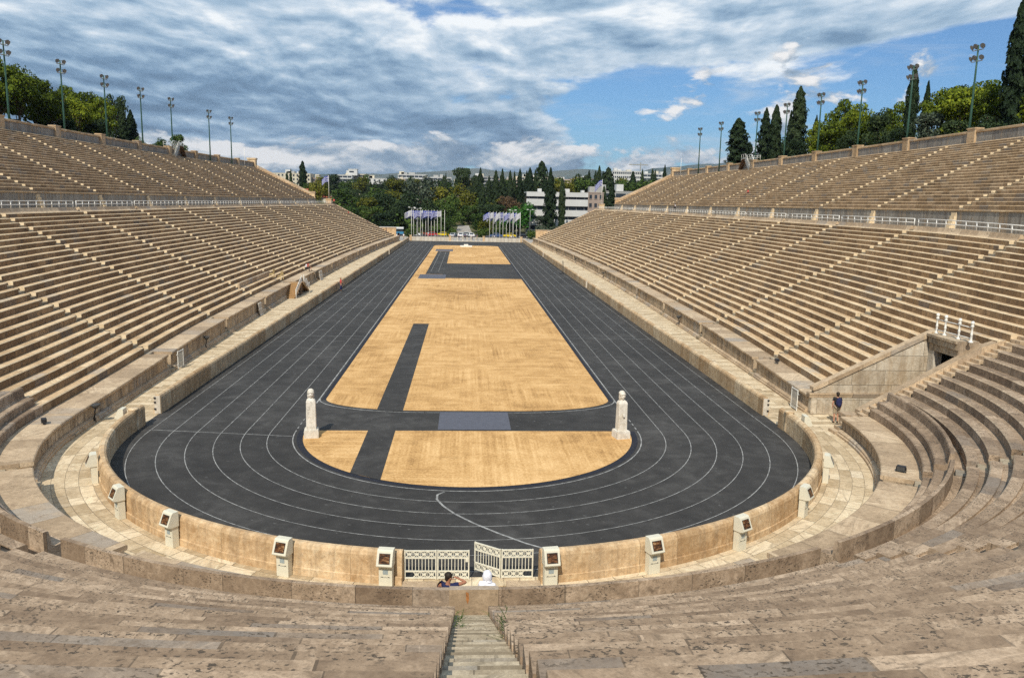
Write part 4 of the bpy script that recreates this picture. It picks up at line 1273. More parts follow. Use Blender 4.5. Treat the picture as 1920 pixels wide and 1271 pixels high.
def board(label, loc, rz, w, h):
    p = thing('leaning_board', label, 'board', loc, rz, 'white boards leaning on the left fluted wall')
    p.rotation_euler = (R(-8), 0, rz)
    mb = MB(); mb.box(0, w, -.025, .025, 0, h); mb.build('panel', M['white_stone'], p)
    for z in (.05, h/2, h-.13):
        mb = MB(); mb.box(.02, w-.02, -.05, -.027, z, z+.08); mb.build('batten', M['white_metal'], p)
board('white board leaning by the stair gap nearer than the wooden stair', (-20.65, 40.6, .01), R(90), 1.1, 1.3)
board('white board leaning on the wall beyond the wooden stair', (-21.1, 77.0, .01), R(90), 2.2, 1.35)
# wooden stair over the front wall
p = thing('wooden_stair', 'brown timber stair with white railings rising over the left front wall', 'wooden stair', (-20.75, 59.3, .01))
for sgn, nm_ in ((-1, 'near'), (1, 'far')):
    mb = MB()
    for k in range(7):
        y_in = sgn*(.62+.52*(6-k)); y_out = sgn*(.62+.52*(7-k))
        mb.box(-.62, .50, min(y_in, y_out), max(y_in, y_out), .21*(k+1)-.06, .21*(k+1))
        mb.box(-.60, .48, y_out-.012, y_out+.012, .21*k+.002, .21*(k+1)-.062)
    mb.build('stair_flight', M['wood'], p)
    mb = MB(); mb.bar((.56, sgn*4.25, .06), (.56, sgn*.62, 1.40), .05, .26); mb.build('stringer', M['wood'], p)
    mb = MB()
    mb.mesh([(.60, sgn*4.1, .45), (.60, sgn*.6, 1.75), (.60, sgn*.6, 2.35), (.60, sgn*4.1, 1.05), (.635, sgn*4.1, .45), (.635, sgn*.6, 1.75), (.635, sgn*.6, 2.35), (.635, sgn*4.1, 1.05)],
            [(0, 1, 2, 3), (4, 7, 6, 5), (0, 4, 5, 1), (1, 5, 6, 2), (2, 6, 7, 3), (3, 7, 4, 0)])
    mb.build('side_panel', M['rail'], p)
    for y in (4.1, 2.4, .65):
        mb = MB(); zb = .2 + (4.1-y)*.38; mb.box(.64, .68, sgn*y-.03, sgn*y+.03, .0 if y > 4 else zb, zb+.95); mb.build('post', M['white_metal'], p)
mb = MB(); mb.box(-.9, .52, -.615, .615, 1.42, 1.50); mb.build('landing', M['wood'], p)
mb = MB(); mb.mesh([(.42, -.6, .02), (.42, .6, .02), (.42, .6, 1.41), (.42, -.6, 1.41), (.46, -.6, .02), (.46, .6, .02), (.46, .6, 1.41), (.46, -.6, 1.41)],
                   [(0, 1, 2, 3), (4, 7, 6, 5), (0, 4, 5, 1), (1, 5, 6, 2), (2, 6, 7, 3), (3, 7, 4, 0)]); mb.build('brace_panel', M['dark_wood'], p)
# pale wooden chairs
ch = None
for i, (x, y, z, rz, lb) in enumerate([(-23.3, 57.3, 2.27, R(80), 'tilted pale wooden chair on the left second row, against its stone back'), (-22.6, 58.6, 1.93, R(60), 'pale wooden chair on the left front row, below the tilted one')]):
    if ch is None:
        ch = thing('wooden_chair', lb, 'chair', (x, y, z), rz, 'pale wooden chairs in the left front rows')
        mb = MB(); mb.box(-.24, .24, -.22, .22, .42, .46); mb.build('seat', M['pale_wood'], ch)
        mb = MB()
        for k in range(5): mb.box(-.22+k*.10, -.18+k*.10, -.24, -.21, .47, .92)
        mb.box(-.25, .25, -.245, -.205, .925, 1.0); mb.build('backrest', M['pale_wood'], ch)
        for sx in (-1, 1):
            for sy in (-1, 1):
                mb = MB(); mb.bar((sx*.21, sy*.19, .42), (sx*.23, sy*.23, 0), .04); mb.build('leg', M['pale_wood'], ch)
    else: copy_thing(ch, 'wooden_chair', lb, (x, y, z), rz)
# black jump posts on the right of the track
p = thing('post_stand', 'pair of thin black posts on flat feet standing on the right track', 'posts', (16.1, 94.2, .01))
for dy in (-.75, .75):
    mb = MB(); mb.tube([(0, dy, .04), (0, dy, 2.1)], .035, 8); o = mb.build('post', M['dark'], p)
    mb = MB(); mb.box(-.55, .35, dy-.10, dy+.10, 0, .06); mb.build('foot', M['dark'], p)
# bracket lamps on the fluted walls
bl = None
for s, y, lb in ((1, 36.7, 'right fluted wall, nearest the camera'), (1, 86.0, 'right fluted wall, middle of the run'), (1, 118.0, 'right fluted wall, further along'), (1, 147.0, 'right fluted wall, nearest the open end'), (-1, 22.2, 'left fluted wall, beyond the lattice gate'), (-1, 1.2, 'left curve, just past the first stair')):
    xx = s*(19.28+bow(y)); label = 'dark bowl lamp on the %s' % lb
    if bl is None:
        bl = thing('wall_lamp', label, 'lamp', (xx, y, .35), 0 if s > 0 else PI, 'dark bowl lamps on the fluted walls')
        mb = MB(); mb.lathe([(.05, .42), (.12, .46), (.21, .58), (.24, .66), (.22, .68), (.16, .60), (.02, .56)], 12, (-.10, 0, 0)); mb.build('bowl', M['lamp_body'], bl, True)
        mb = MB(); mb.tube([(.02, 0, -.1), (-.04, 0, .1), (-.06, 0, .3), (-.10, 0, .46)], .035, 8); mb.build('stem', M['dark'], bl, True)
        mb = MB(); mb.box(-.06, .10, -.09, .09, -.3, -.08); mb.build('foot_bracket', M['dark'], bl)
    else: copy_thing(bl, 'wall_lamp', label, (xx, y, .35), 0 if s > 0 else PI)
# small black spotlights on the ledges
sp = None
for x, y, z, rz, lb in ((3.85, -19.9, 1.04, R(200), 'front ledge right of the gates'), (17.75, -9.4, 1.04, R(140), 'curved ledge at the right'), (20.9, 12.2, 1.32, R(90), 'right ledge before the stair passage'), (-19.9, -2.6, 1.04, R(-60), 'left ledge by the first stair')):
    label = 'small black spotlight on the %s' % lb
    if sp is None:
        sp = thing('spotlight', label, 'spotlight', (x, y, z), rz, 'small black spotlights on the ledges')
        mb = MB(); mb.box(-.17, .17, -.11, .11, .08, .26); mb.build('housing', M['dark'], sp)
        mb = MB(); mb.box(-.15, .15, .112, .12, .10, .24); mb.build('lens', M['lamp_body'], sp)
        mb = MB(); mb.box(-.20, -.172, -.03, .03, 0, .2); mb.box(.172, .20, -.03, .03, 0, .2); mb.box(-.171, .171, -.03, .03, 0, .02); mb.build('bracket', M['dark'], sp)
    else: copy_thing(sp, 'spotlight', label, (x, y, z), rz)

# ------------------------------------------------------------------ floodlight masts
def mast_proto(loc, rz, label):
    p = thing('floodlight_mast', label, 'floodlight', loc, rz, 'green floodlight masts behind the top wall')
    mb = MB(); mb.tube([(0, 0, -.4), (0, 0, 4), (0, 0, 8), (0, 0, 11.7)], [.17, .14, .115, .09], 10); mb.build('pole', M['green_pole'], p, True)
    for z in (9.75, 11.1):
        mb = MB(); mb.bar((-.85, 0, z), (.85, 0, z), .09); mb.bar((0, -.5, z+.1), (0, .5, z+.1), .07)
        mb.build('crossarm', M['grey_metal'], p)
        for x, y, t_ in ((-.85, -.10, .35), (.85, -.10, .35), (.12, -.45, .35)):
            mb = MB()
            mb.lathe([(.08, -.14), (.24, -.04), (.31, .07), (.33, .11), (.29, .12)], 14)
            mb.lathe([(.06, -.30), (.10, -.17)], 8)
            o = mb.build('floodlight', M['lamp_body'], p, True)
            o.location = (x, y, z+.42); o.rotation_euler = (R(118), 0, .35*x)
            mb = MB(); mb.lathe([(.285, .122), (.285, .130)], 14); mb.build('lens', M['lamp_glass'], o)
            mb = MB(); mb.bar((x, y*.6, z+.02), (x, y*.6, z+.32), .05); mb.build('yoke', M['lamp_body'], p)
    return p
ML = [78.0, 93.8, 109.0, 124.5, 140.0, 159.4, 175.3]; MR = [60.7, 75.7, 90.8, 106.0, 121.3, 137.0, 156.2, 172.1]
proto = None
for s, Ys in ((-1, ML), (1, MR)):
    for i, y in enumerate(Ys):
        front = y > 150
        r_ = 60.95 if not front else 59.55
        loc = (s*(r_+bow(y)), y, 20.3 if not front else 19.95)
        label = '%s green floodlight mast along the top of the %s stand, from the near end' % (ORD[i], names[s])
        rz = R(-80)*s
        if proto is None: proto = mast_proto(loc, rz, label)
        else: copy_thing(proto, 'floodlight_mast', label, loc, rz)
# stair decks over the top walls
for s, yc in ((-1, 139.5), (1, 138.5)):
    p = thing('access_stair', 'grey metal stair with railings crossing the top wall on the %s' % names[s], 'metal stair', (s*(59.6+bow(yc)), yc, 19.9))
    S2 = lambda pts: [(-s*a, b, c) for a, b, c in pts]
    mb = MB(); mb.box(-.8, .8, -1.3, 1.3, 2.15, 2.28); mb.build('deck', M['grey_metal'], p)
    mb = MB()
    for k in range(9):
        zz = 2.15-.24*(k+1); yy = -1.3-.30*(k+1)
        mb.box(-.6, .6, yy, yy+.29, zz, zz+.06)
    mb.build('steps', M['grey_metal'], p)
    for xx in (-.66, .66):
        mb = MB(); mb.bar((xx, -1.3, 2.15), (xx, -4.1, -.05), .08, .9); mb.build('side_sheet', M['grey_metal'], p)
        mb = MB(); mb.tube([(xx, 1.3, 3.2), (xx, -1.3, 3.2), (xx, -4.0, 1.05)], .035, 6); mb.build('handrail', M['rail'], p, True)
        for yy, zz in ((1.3, 2.28), (0, 2.28), (-1.3, 2.28), (-2.6, 1.15), (-4.0, .05)):
            mb = MB(); mb.tube([(xx, yy, zz), (xx, yy, zz+.95)], .03, 6); mb.build('post', M['rail'], p, True)
    mb = MB(); mb.mesh([(-.6, 1.3, 2.15), (.6, 1.3, 2.15), (.6, 3.3, 0), (-.6, 3.3, 0), (-.6, 1.22, 2.15), (.6, 1.22, 2.15), (.6, 3.2, 0), (-.6, 3.2, 0)],
                       [(0, 1, 2, 3), (4, 7, 6, 5), (0, 4, 5, 1), (1, 5, 6, 2), (2, 6, 7, 3), (3, 7, 4, 0)]); mb.build('back_sheet', M['dark_wood'], p)
    x_in = s*.95
    for k in range(7):
        mb = MB(); yy = -6+k*2.0; mb.tube([(x_in, yy, 1.5), (x_in, yy, 2.75)], .03, 6); mb.build('fence_post', M['rail'], p, True)
    for zz in (2.3, 2.72):
        mb = MB(); mb.tube([(x_in, -6, zz), (x_in, 6, zz)], .03, 6); mb.build('fence_rail', M['rail'], p, True)

# ------------------------------------------------------------------ open end: wall, flags, bollards, winners' steps
def end_slabs(x0, x1, label):
    p = thing('slab_wall', label, 'low wall', ((x0+x1)/2, 198.5, 0))
    n = int(round((x1-x0)/1.15)); w = (x1-x0)/n
    for k in range(n):
        mb = MB(); mb.box(-w/2+.012, w/2-.012, -.18, .18, -.05, 1.22+.03*((k*7) % 3)/3); o = mb.build('slab', M['white_stone'], p); o.location = (x0+w*(k+.5)-(x0+x1)/2, 0, 0)
    for x in (x0-.35, x1+.35):
        mb = MB(); mb.box(-.33, .33, -.30, .30, -.05, 1.55); mb.box(-.38, .38, -.35, .35, 1.553, 1.68); o = mb.build('pier', M['parapet'], p); o.location = (x-(x0+x1)/2, 0, 0)
end_slabs(-15.9, -5.1, 'white slab wall at the open end below the left row of flags')
end_slabs(5.5, 15.9, 'white slab wall at the open end below the right row of flags')
mb = MB(); mb.box(-5.4, 5.6, 197.4, 198.6, -.05, .16)
struct(mb.build('end_kerb', M['white_stone']))
bo = None
for i, x in enumerate((-3.9, -2.6, -.95, .3, 1.45, 2.9, 4.1)):
    label = '%s white pointed post across the open entrance, from the left' % ORD[i]
    big = i in (2, 4)
    if bo is None:
        bo = thing('entrance_post', label, 'post', (x, 198.9, 0), 0, 'white posts across the open entrance')
        mb = MB(); mb.lathe([(.22, 0), (.22, .1), (.16, .16), (.15, .85), (.19, .90), (.12, 1.0), (.03, 1.35)], 10); mb.build('shaft', M['white_stone'], bo, True)
    else: copy_thing(bo, 'entrance_post', label, (x, 198.9, 0), 0, scale=(1.3, 1.3, 1.35) if big else 1.0)
p = thing('winners_steps', 'white stepped stand on the far edge of the sand', 'stepped stand', (-.05, 170.4, .012))
mb = MB(); mb.box(-1.55, 1.55, -.5, .5, 0, .32); mb.build('base', M['rail'], p)
mb = MB(); mb.box(-.55, .55, -.48, .48, .323, .66); mb.build('top_step', M['rail'], p)
FL = [-16.39, -15.77, -14.8, -13.72, -13.13, -12.2, -11.4, -10.5, -9.6, -8.67, -7.58]; FR = [7.03, 8.07, 9.02, 10.09, 11.05, 12.1, 13.07, 14.16, 15.16, 16.21]
def flag_mesh(seed, wind=-1.0, L=2.7, H=1.75, droop=.45):
    r_ = random.Random(seed); nu, nv = 16, 8; V = []; UV = []; F = []
    ph = r_.uniform(0, 6); am = r_.uniform(.10, .2); dr = droop*r_.uniform(.6, 1.4); sw = r_.uniform(-.35, .35)
    for j in range(nv+1):
        for i in range(nu+1):
            u = i/nu; v = j/nv
            x = wind*u*L*(.80-.12*dr); y = am*math.sin(u*7+ph+v*1.3)*u**.6*2 + sw*u
            z = v*H-H - dr*u*u*1.9*L*.32 - .12*u*math.sin(u*9+ph)
            V.append((x, y, z)); UV.append((u, v))
    for j in range(nv):
        for i in range(nu):
            a = j*(nu+1)+i; F.append((a, a+1, a+nu+2, a+nu+1))
    return V, F, UV
def flag(x, y, hgt, label, kind, seed, group, hoist=1.75, L=2.7, zb=0.0, droop=.45):
    p = thing('flagpole', label, 'flagpole', (x, y, zb), 0, group)
    mb = MB(); mb.tube([(0, 0, 0), (0, 0, hgt*.6), (0, 0, hgt)], [.075, .06, .045], 8); mb.ellipsoid((0, 0, hgt+.06), .09, .09, .09, 8, 6); mb.build('pole', M['rail'], p, True)
    mb = MB(); mb.lathe([(.2, 0), (.2, .06), (.1, .12)], 10); mb.build('base', M['grey_metal'], p)
    if kind:
        mb = MB(); V, F, UV = flag_mesh(seed, -1.0, L, hoist, droop); mb.mesh(V, F, 0, UV)
        o = mb.build('flag', M['flag_'+kind], p, True); o.location = (-.05, 0, hgt-.1)
        sd_ = o.modifiers.new('thickness', 'SOLIDIFY'); sd_.thickness = .012
kl = ['white', 'greek', 'greek', 'greek', 'white', 'greek', 'greek', 'greek', 'greek', 'greek', 'white']
kr = ['greek', 'white', 'greek', 'white', 'greek', 'white', 'greek', 'white', 'greek', 'white']
cn = {'white': 'white', 'greek': 'blue and white striped'}
for i, x in enumerate(FL): flag(x, 204.0+(i % 3)*.5, 8.75, '%s pole of the left flag row, flying a %s flag' % (ORD[i], cn[kl[i]]), kl[i], 11+i, 'flagpoles at the open end')
flag(-6.51, 204, 8.85, 'bare white flagpole at the right end of the left flag row', None, 0, 'flagpoles at the open end')
for i, x in enumerate(FR): flag(x, 204.0+(i % 3)*.5, 8.6, '%s pole of the right flag row, flying a %s flag' % (ORD[i], cn[kr[i]]), kr[i], 41+i, 'flagpoles at the open end', droop=.9)
flag(-39.4, 196.4, 6.4, 'flagpole with a striped flag on the left end pier', 'greek', 91, None, 1.7, 2.6, 11.72, .6)
flag(39.4, 196.4, 6.9, 'flagpole with a striped flag on the right end pier', 'greek', 97, None, 1.7, 3.0, 11.72, 1.2)
for s, y in ((-1, 186.0), (1, 187.5)):
    mb = MB(); mb.tube([(0, 0, 0), (0, 0, 4.6)], [.06, .05], 8); mb.ellipsoid((0, 0, 4.65), .09, .09, .09, 8, 6)
    tag(mb.build('bare_pole', M['rail'], None, True, (s*(59.6+bow(y)), y, 20.0)), 'short bare white pole at the far end of the %s top wall' % names[s], 'pole')

# ------------------------------------------------------------------ ground beyond
def HY(y): return max(0.0, min(12.0, (y-255)*.04))
xs = [-20000, -7000, -2500, -900, -400, -200, -100, 0, 100, 200, 400, 900, 2500, 7000, 20000]
ysg = [-20000, -2500, -500, -100, 100, 200, 255, 300, 350, 400, 450, 500, 555, 620, 800, 2000, 6000, 20000]
mb = MB()
V = [(x, y, HY(y)-.12) for y in ysg for x in xs]; nx = len(xs)
F = [(j*nx+i, j*nx+i+1, (j+1)*nx+i+1, (j+1)*nx+i) for j in range(len(ysg)-1) for i in range(nx-1)]
mb.mesh(V, F); struct(mb.build('ground', M['ground']))
mb = MB(); mb.mesh([(-75, 197.0, -.02), (75, 197.0, -.02), (75, 224, -.02), (-75, 224, -.02)], [(0, 1, 2, 3)]); struct(mb.build('forecourt', M['plaza']))
mb = MB(); mb.mesh([(-150, 224.0, -.06), (150, 224.0, -.06), (150, 250, -.06), (-150, 250, -.06)], [(0, 1, 2, 3)]); struct(mb.build('street', M['asphalt']))
mb = MB(); mb.mesh([(-150, 223.7, -.1), (150, 223.7, -.1), (150, 224.0, -.1), (-150, 224.0, -.1), (-150, 223.7, .1), (150, 223.7, .1), (150, 224.0, .1), (-150, 224.0, .1)], [(4, 5, 6, 7), (0, 1, 5, 4), (3, 7, 6, 2)]); struct(mb.build('kerb', M['white_stone']))
mb = MB()
for k in range(16): mb.mesh([(-60+k*8, 236.8, -.052), (-56+k*8, 236.8, -.052), (-56+k*8, 237.0, -.052), (-60+k*8, 237.0, -.052)], [(0, 1, 2, 3)])
struct(mb.build('road_markings', M['line']))
# garden path and steps straight ahead
mb = MB(); V = []
for y, w in ((250, 4.0), (262, 3.2), (280, 2.6), (300, 2.2)): V += [(-1.0-w, y, HY(y)-.08), (-1.0+w, y, HY(y)-.08)]
mb.mesh(V, [(0, 1, 3, 2), (2, 3, 5, 4), (4, 5, 7, 6)]); struct(mb.build('garden_path', M['plaza']))
# hillsides carrying the stands
for s in (-1, 1):
    prof = [(60.66, 18.5), (60.66, 20.25), (64, 20.35), (75, 20.8), (100, 21.8), (150, 20.0), (240, 8.0), (340, -.3)]
    yy = [-120, -60, -10]+[i*10 for i in range(0, 20)]+[196.6, 203, 212, 225]
    V = []
    for y in yy:
        k = 1.0 if y <= 197 else max(0, 1-(y-197)/26.0); k = k*k*(3-2*k)
        for r_, z in prof:
            nz = .5*math.sin(y*.11+r_*.13)+.4*math.sin(y*.05-r_*.2) if r_ > 64 else 0
            V.append((s*(r_+(bow(y) if r_ < 120 else 0)), y, z*k+nz*k-.2*(1-k)))
    n = len(prof); mb = MB()
    mb.mesh(V, [(j*n+i, j*n+i+1, (j+1)*n+i+1, (j+1)*n+i) for j in range(len(yy)-1) for i in range(n-1)])
    struct(mb.build('hillside', M['ground'], None, True))
# far hills
tops = [(-9000, 260), (-5000, 300), (-2500, 280), (-1500, 265), (-894, 285), (-487, 325), (-313, 330), (37, 366), (331, 350), (508, 338), (744, 335), (1098, 380), (1336, 392), (1576, 345), (1935, 362), (2112, 425), (2351, 455), (2530, 480), (3500, 520), (6000, 420), (9000, 380)]
def hill_range(y0, scale, seed, name):
    r_ = random.Random(seed); xs_ = np.linspace(-9000, 9000, 181); hs = np.interp(xs_, [t[0] for t in tops], [t[1] for t in tops])
    V = []; rows = [(-1700, 0), (-1100, .35), (-600, .70), (-250, .93), (0, 1.0), (500, .7), (1300, 0)]
    for dy, k in rows:
        for i, x in enumerate(xs_):
            h = hs[i]*scale*k*(1+.10*math.sin(x*.004+dy*.003+seed)*(1-k*.7)+.10*math.sin(x*.011-dy*.006)*(1-k)*1.2)+ (r_.uniform(-6, 6) if k > 0 else 0)
            V.append((x, y0+dy+120*math.sin(x*.003+seed), 11.0+h))
    n = len(xs_); mb = MB()
    mb.mesh(V, [(j*n+i, j*n+i+1, (j+1)*n+i+1, (j+1)*n+i) for j in range(len(rows)-1) for i in range(n-1)])
    struct(mb.build(name, M['hill'], None, True))
hill_range(9000, .97, 1, 'hills')
# ------------------------------------------------------------------ trees
def leaf_cloud(pts, nrm, size, jit=.6):
    """numpy: one quad leaf clump at each point"""
    n = len(pts)
    nr = nrm + rng.normal(0, jit, (n, 3)); nr /= np.linalg.norm(nr, axis=1)[:, None]+1e-9
    a = np.cross(nr, rng.normal(0, 1, (n, 3))); a /= np.linalg.norm(a, axis=1)[:, None]+1e-9
    b = np.cross(nr, a)
    s = size*rng.uniform(.55, 1.35, (n, 1)); t = s*rng.uniform(.55, .95, (n, 1))
    V = np.stack([pts-a*s-b*t*.6, pts+a*s*.3-b*t, pts+a*s+b*t*.5, pts-a*s*.4+b*t], 1).reshape(-1, 3)
    return V
def quads_mesh(name, V):
    n = len(V)//4
    me = bpy.data.meshes.new(name)
    me.vertices.add(len(V)); me.vertices.foreach_set('co', V.astype(np.float32).ravel())
    me.loops.add(n*4); me.loops.foreach_set('vertex_index', np.arange(n*4, dtype=np.int32))
    me.polygons.add(n); me.polygons.foreach_set('loop_start', np.arange(0, n*4, 4, dtype=np.int32))
    me.update(calc_edges=True)
    return me
def blobs_points(blobs, per, inner=.25):
    P = []; N = []
    for c, r_ in blobs:
        n = int(per*(r_[0]*r_[1]+r_[0]*r_[2])/ .02)
        d = rng.normal(0, 1, (n, 3)); d /= np.linalg.norm(d, axis=1)[:, None]
        lump = 1+.16*np.sin(d[:, 0]*7+c[0]*9)*np.sin(d[:, 1]*6+c[1]*7)+.10*np.sin(d[:, 2]*11+c[2]*5)
        rad = rng.uniform(1-inner, 1.04, (n, 1))*lump[:, None]
        P.append(np.array(c)+d*np.array(r_)*rad); N.append(d)
    return np.concatenate(P), np.concatenate(N)
TEN = ['', 'twenty-', 'thirty-']
def ordw(i):
    if i < 15: return ORD[i]
    w_ = ['sixteenth', 'seventeenth', 'eighteenth', 'nineteenth', 'twentieth']
    if i < 20: return w_[i-15]
    t_, u_ = divmod(i+1, 10)
    if u_ == 0: return {3: 'thirtieth', 4: 'fortieth'}[t_]
    return {2: 'twenty-', 3: 'thirty-'}[t_]+ORD[u_-1]
TEMPL = {}
def trunk_mesh(name, pts_r, limbs):
    mb = MB(); mb.tube([p for p, r_ in pts_r], [r_ for p, r_ in pts_r], 7)
    for l in limbs: mb.tube(l[0], l[1], 5)
    o = mb.build(name, M['bark'], None, True); me = o.data; bpy.data.objects.remove(o); return me
def make_broad(key, seed, per, size, zlo, flat, nb, spread):
    g = np.random.default_rng(seed); blobs = []; limbs = []
    for k in range(nb):
        t = g.uniform(0, 1)
        z = zlo+(1-zlo)*(.12+.80*t)
        rr = spread*(.50*math.sin(PI*(.18+.74*t))**.8)
        a = g.uniform(0, 2*PI); q = rr*math.sqrt(g.uniform(.15, 1))*.78
        br = g.uniform(.11, .20)
        blobs.append(((q*math.cos(a), q*math.sin(a), min(z, 1-br*flat)), (br, br, br*flat)))
        limbs.append(([(0, 0, .22+.2*t), (q*.5*math.cos(a), q*.5*math.sin(a), z-.16), (q*.95*math.cos(a), q*.95*math.sin(a), z)], [.018, .011, .005]))
    blobs.append(((0, 0, zlo+(1-zlo)*.45), (.26*spread, .26*spread, .26)))
    P, N = blobs_points(blobs, per)
    P[:, 2] = np.clip(P[:, 2], .02, 1.0)
    N = N + np.array([0, 0, .35])
    TEMPL[key] = (quads_mesh('crown', leaf_cloud(P, N, size)), trunk_mesh('trunk', [((0, 0, -.05), .032), ((.01, 0, .2), .026), ((0, .01, .5), .016), ((0, 0, .8), .006)], limbs[:10]))
def make_cypress(key, seed, n, size, pts=1.0, ragged=.12):
    g = np.random.default_rng(seed)
    t = g.uniform(0, 1, n)**.85
    a = g.uniform(0, 2*PI, n)
    prof = np.minimum(1, (t/.16)**.6)*np.clip((1-t)/(.55 if seed % 2 else .34), 0, 1)**(.75 if seed % 2 else .6)*(1 if seed % 2 else .86)
    lump = 1+ragged*(np.sin(a*3+t*22+seed)+np.sin(a*5-t*37)+.8*np.sin(t*55+a*2))
    r_ = .5*prof*lump*g.uniform(.65, 1.05, n)+.012
    P = np.stack([r_*np.cos(a), r_*np.sin(a), .03+t*.97], 1)
    N = np.stack([np.cos(a), np.sin(a), np.full(n, .5)], 1)
    V = leaf_cloud(P, N, size, .5).reshape(-1, 4, 3); cc_ = V.mean(1, keepdims=True); V = cc_+(V-cc_)*np.array([1, 1, .32]); V = V.reshape(-1, 3)
    # squash the quads sideways so a thin tree keeps upright sprays
    TEMPL[key] = (quads_mesh('crown', V), trunk_mesh('trunk', [((0, 0, -.04), .06), ((0, 0, .3), .045), ((0, 0, .8), .02)], []))
for i in range(4): make_broad('pine%d' % i, 20+i, 95, .021, .26, .48, 22, 1.05)
for i in range(4): make_broad('broad%d' % i, 40+i, 48, .028, .12, .85, 18, 1.0)
make_broad('umbrella0', 60, 50, .030, .55, .5, 16, 1.1)
for i in range(4): make_cypress('cyp%d' % i, 70+i, 6500, .06, ragged=.13+.04*i)
make_cypress('ragged0', 90, 2600, .06, ragged=.22)
g = np.random.default_rng(5)
def make_bush(key, seed):
    g = np.random.default_rng(seed)
    bl_ = [((g.uniform(-.22, .22), g.uniform(-.22, .22), g.uniform(.25, .62)), (g.uniform(.2, .3),)*3) for _ in range(9)]
    P, N = blobs_points(bl_, 14); P[:, 2] = np.clip(P[:, 2], 0, 1)
    TEMPL[key] = (quads_mesh('crown', leaf_cloud(P, N, .05)), trunk_mesh('trunk', [((0, 0, -.05), .04), ((0, 0, .4), .02)], []))
for i in range(2): make_bush('bush%d' % i, 30+i)
def tree(name, label, cat, key, loc, h, w, leafm, group=None, rz=None):
    r_ = thing(name, label, cat, loc, rng.uniform(0, 6.28) if rz is None else rz, group)
    r_.scale = (w, w, h)
    crown, trunk = TEMPL[key]
    for nm_, me, mm in (('crown', crown, M[leafm]), ('trunk', trunk, M['bark'])):
        if not me.materials: me.materials.append(mm)
        o = bpy.data.objects.new(nm_, me); col.objects.link(o); o.parent = r_
        o.material_slots[0].link = 'OBJECT'; o.material_slots[0].material = mm
    return r_
HILL = [(-74.0,95.9,13.2,7.8,'pine'),(-72.0,97.4,11.7,7.3,'pine'),(-76.0,110.2,11.2,7.9,'pine'),(-70.0,103.0,9.9,5.8,'pine'),(-76.0,121.2,11.6,7.1,'pine'),(-70.0,112.5,8.7,5.6,'pine'),(-74.0,126.9,11.0,7.3,'pine'),(-70.0,123.3,9.7,5.3,'pine'),(-78.0,148.2,14.1,5.7,'dark'),(-71.0,134.9,9.2,2.0,'cyp'),(-71.0,139.1,9.0,2.8,'cyp'),(-68.0,135.7,4.0,3.0,'bush'),(-70.0,153.2,4.4,4.1,'mid'),(-70.0,163.8,6.0,4.9,'mid'),(-68.0,164.8,2.2,2.6,'bush'),(72.0,176.3,14.5,5.8,'cyp'),(78.0,187.1,11.7,6.4,'dark'),(70.0,151.0,14.3,3.5,'cyp'),(70.0,144.7,14.3,3.2,'cyp'),(74.0,146.2,13.3,1.9,'cyp'),(71.0,134.4,16.9,3.8,'cyp'),(76.0,137.1,10.4,5.1,'pine'),(80.0,146.0,12.4,1.9,'cyp'),(72.0,120.2,8.6,5.9,'pine'),(78.0,128.1,13.8,6.8,'pine'),(74.0,113.4,11.3,5.7,'pine'),(72.0,103.2,7.7,5.4,'pine'),(80.0,113.6,10.7,6.9,'pine'),(84.0,116.4,12.1,5.9,'pine'),(72.0,91.2,14.3,2.4,'cyp'),(76.0,93.9,12.5,1.9,'cyp'),(70.0,82.0,6.1,6.6,'grey'),(78.0,92.0,11.2,7.2,'pine'),(74.0,79.8,9.8,7.6,'pine'),(80.0,84.1,11.4,7.9,'pine'),(76.0,74.9,10.2,5.5,'pine'),(73.6,68.6,19.3,3.2,'cyp'),(76.0,68.9,10.5,8.0,'pine'),(70.0,90.1,4.9,4.9,'dark'),(68.0,72.3,4.0,5.3,'dark'),(69.0,104.6,5.7,5.3,'dark'),(68.0,65.3,4.0,5.0,'dark'),(79.0,170.0,10.5,6.0,'pine'),(77.0,158.0,9.0,6.5,'dark'),(81.0,140.0,9.5,7.0,'pine'),(69.0,128.0,6.5,5.0,'dark'),(75.0,126.0,9.0,6.0,'pine'),(69.5,96.5,7.5,5.5,'dark'),(86.0,100.0,13.0,7.5,'pine'),(-80.0,104.0,14.0,8.5,'pine'),(-69.0,118.0,5.5,5.5,'dark'),(-69.0,106.0,5.0,5.5,'dark'),(-80.0,136.0,12.0,7.5,'pine')]
CYL = {('left', 0): 'slimmer of two at the end of the pines', ('left', 1): 'broader of two at the end of the pines', ('right', 0): 'broad one by the stair deck', ('right', 1): 'left of a close pair', ('right', 2): 'right of a close pair',
       ('right', 3): 'thin one behind the close pair', ('right', 4): 'tall one standing alone with a bent tip', ('right', 5): 'thin one behind the tall lone spire', ('right', 6): 'tall one beside a floodlight mast', ('right', 7): 'short thin one right of a mast', ('right', 8): 'tallest of all, at the picture edge'}
cnt = {}
HILL = [t for t in HILL if t[4] == 'cyp']+sorted([t for t in HILL if t[4] != 'cyp'], key=lambda t: t[1])
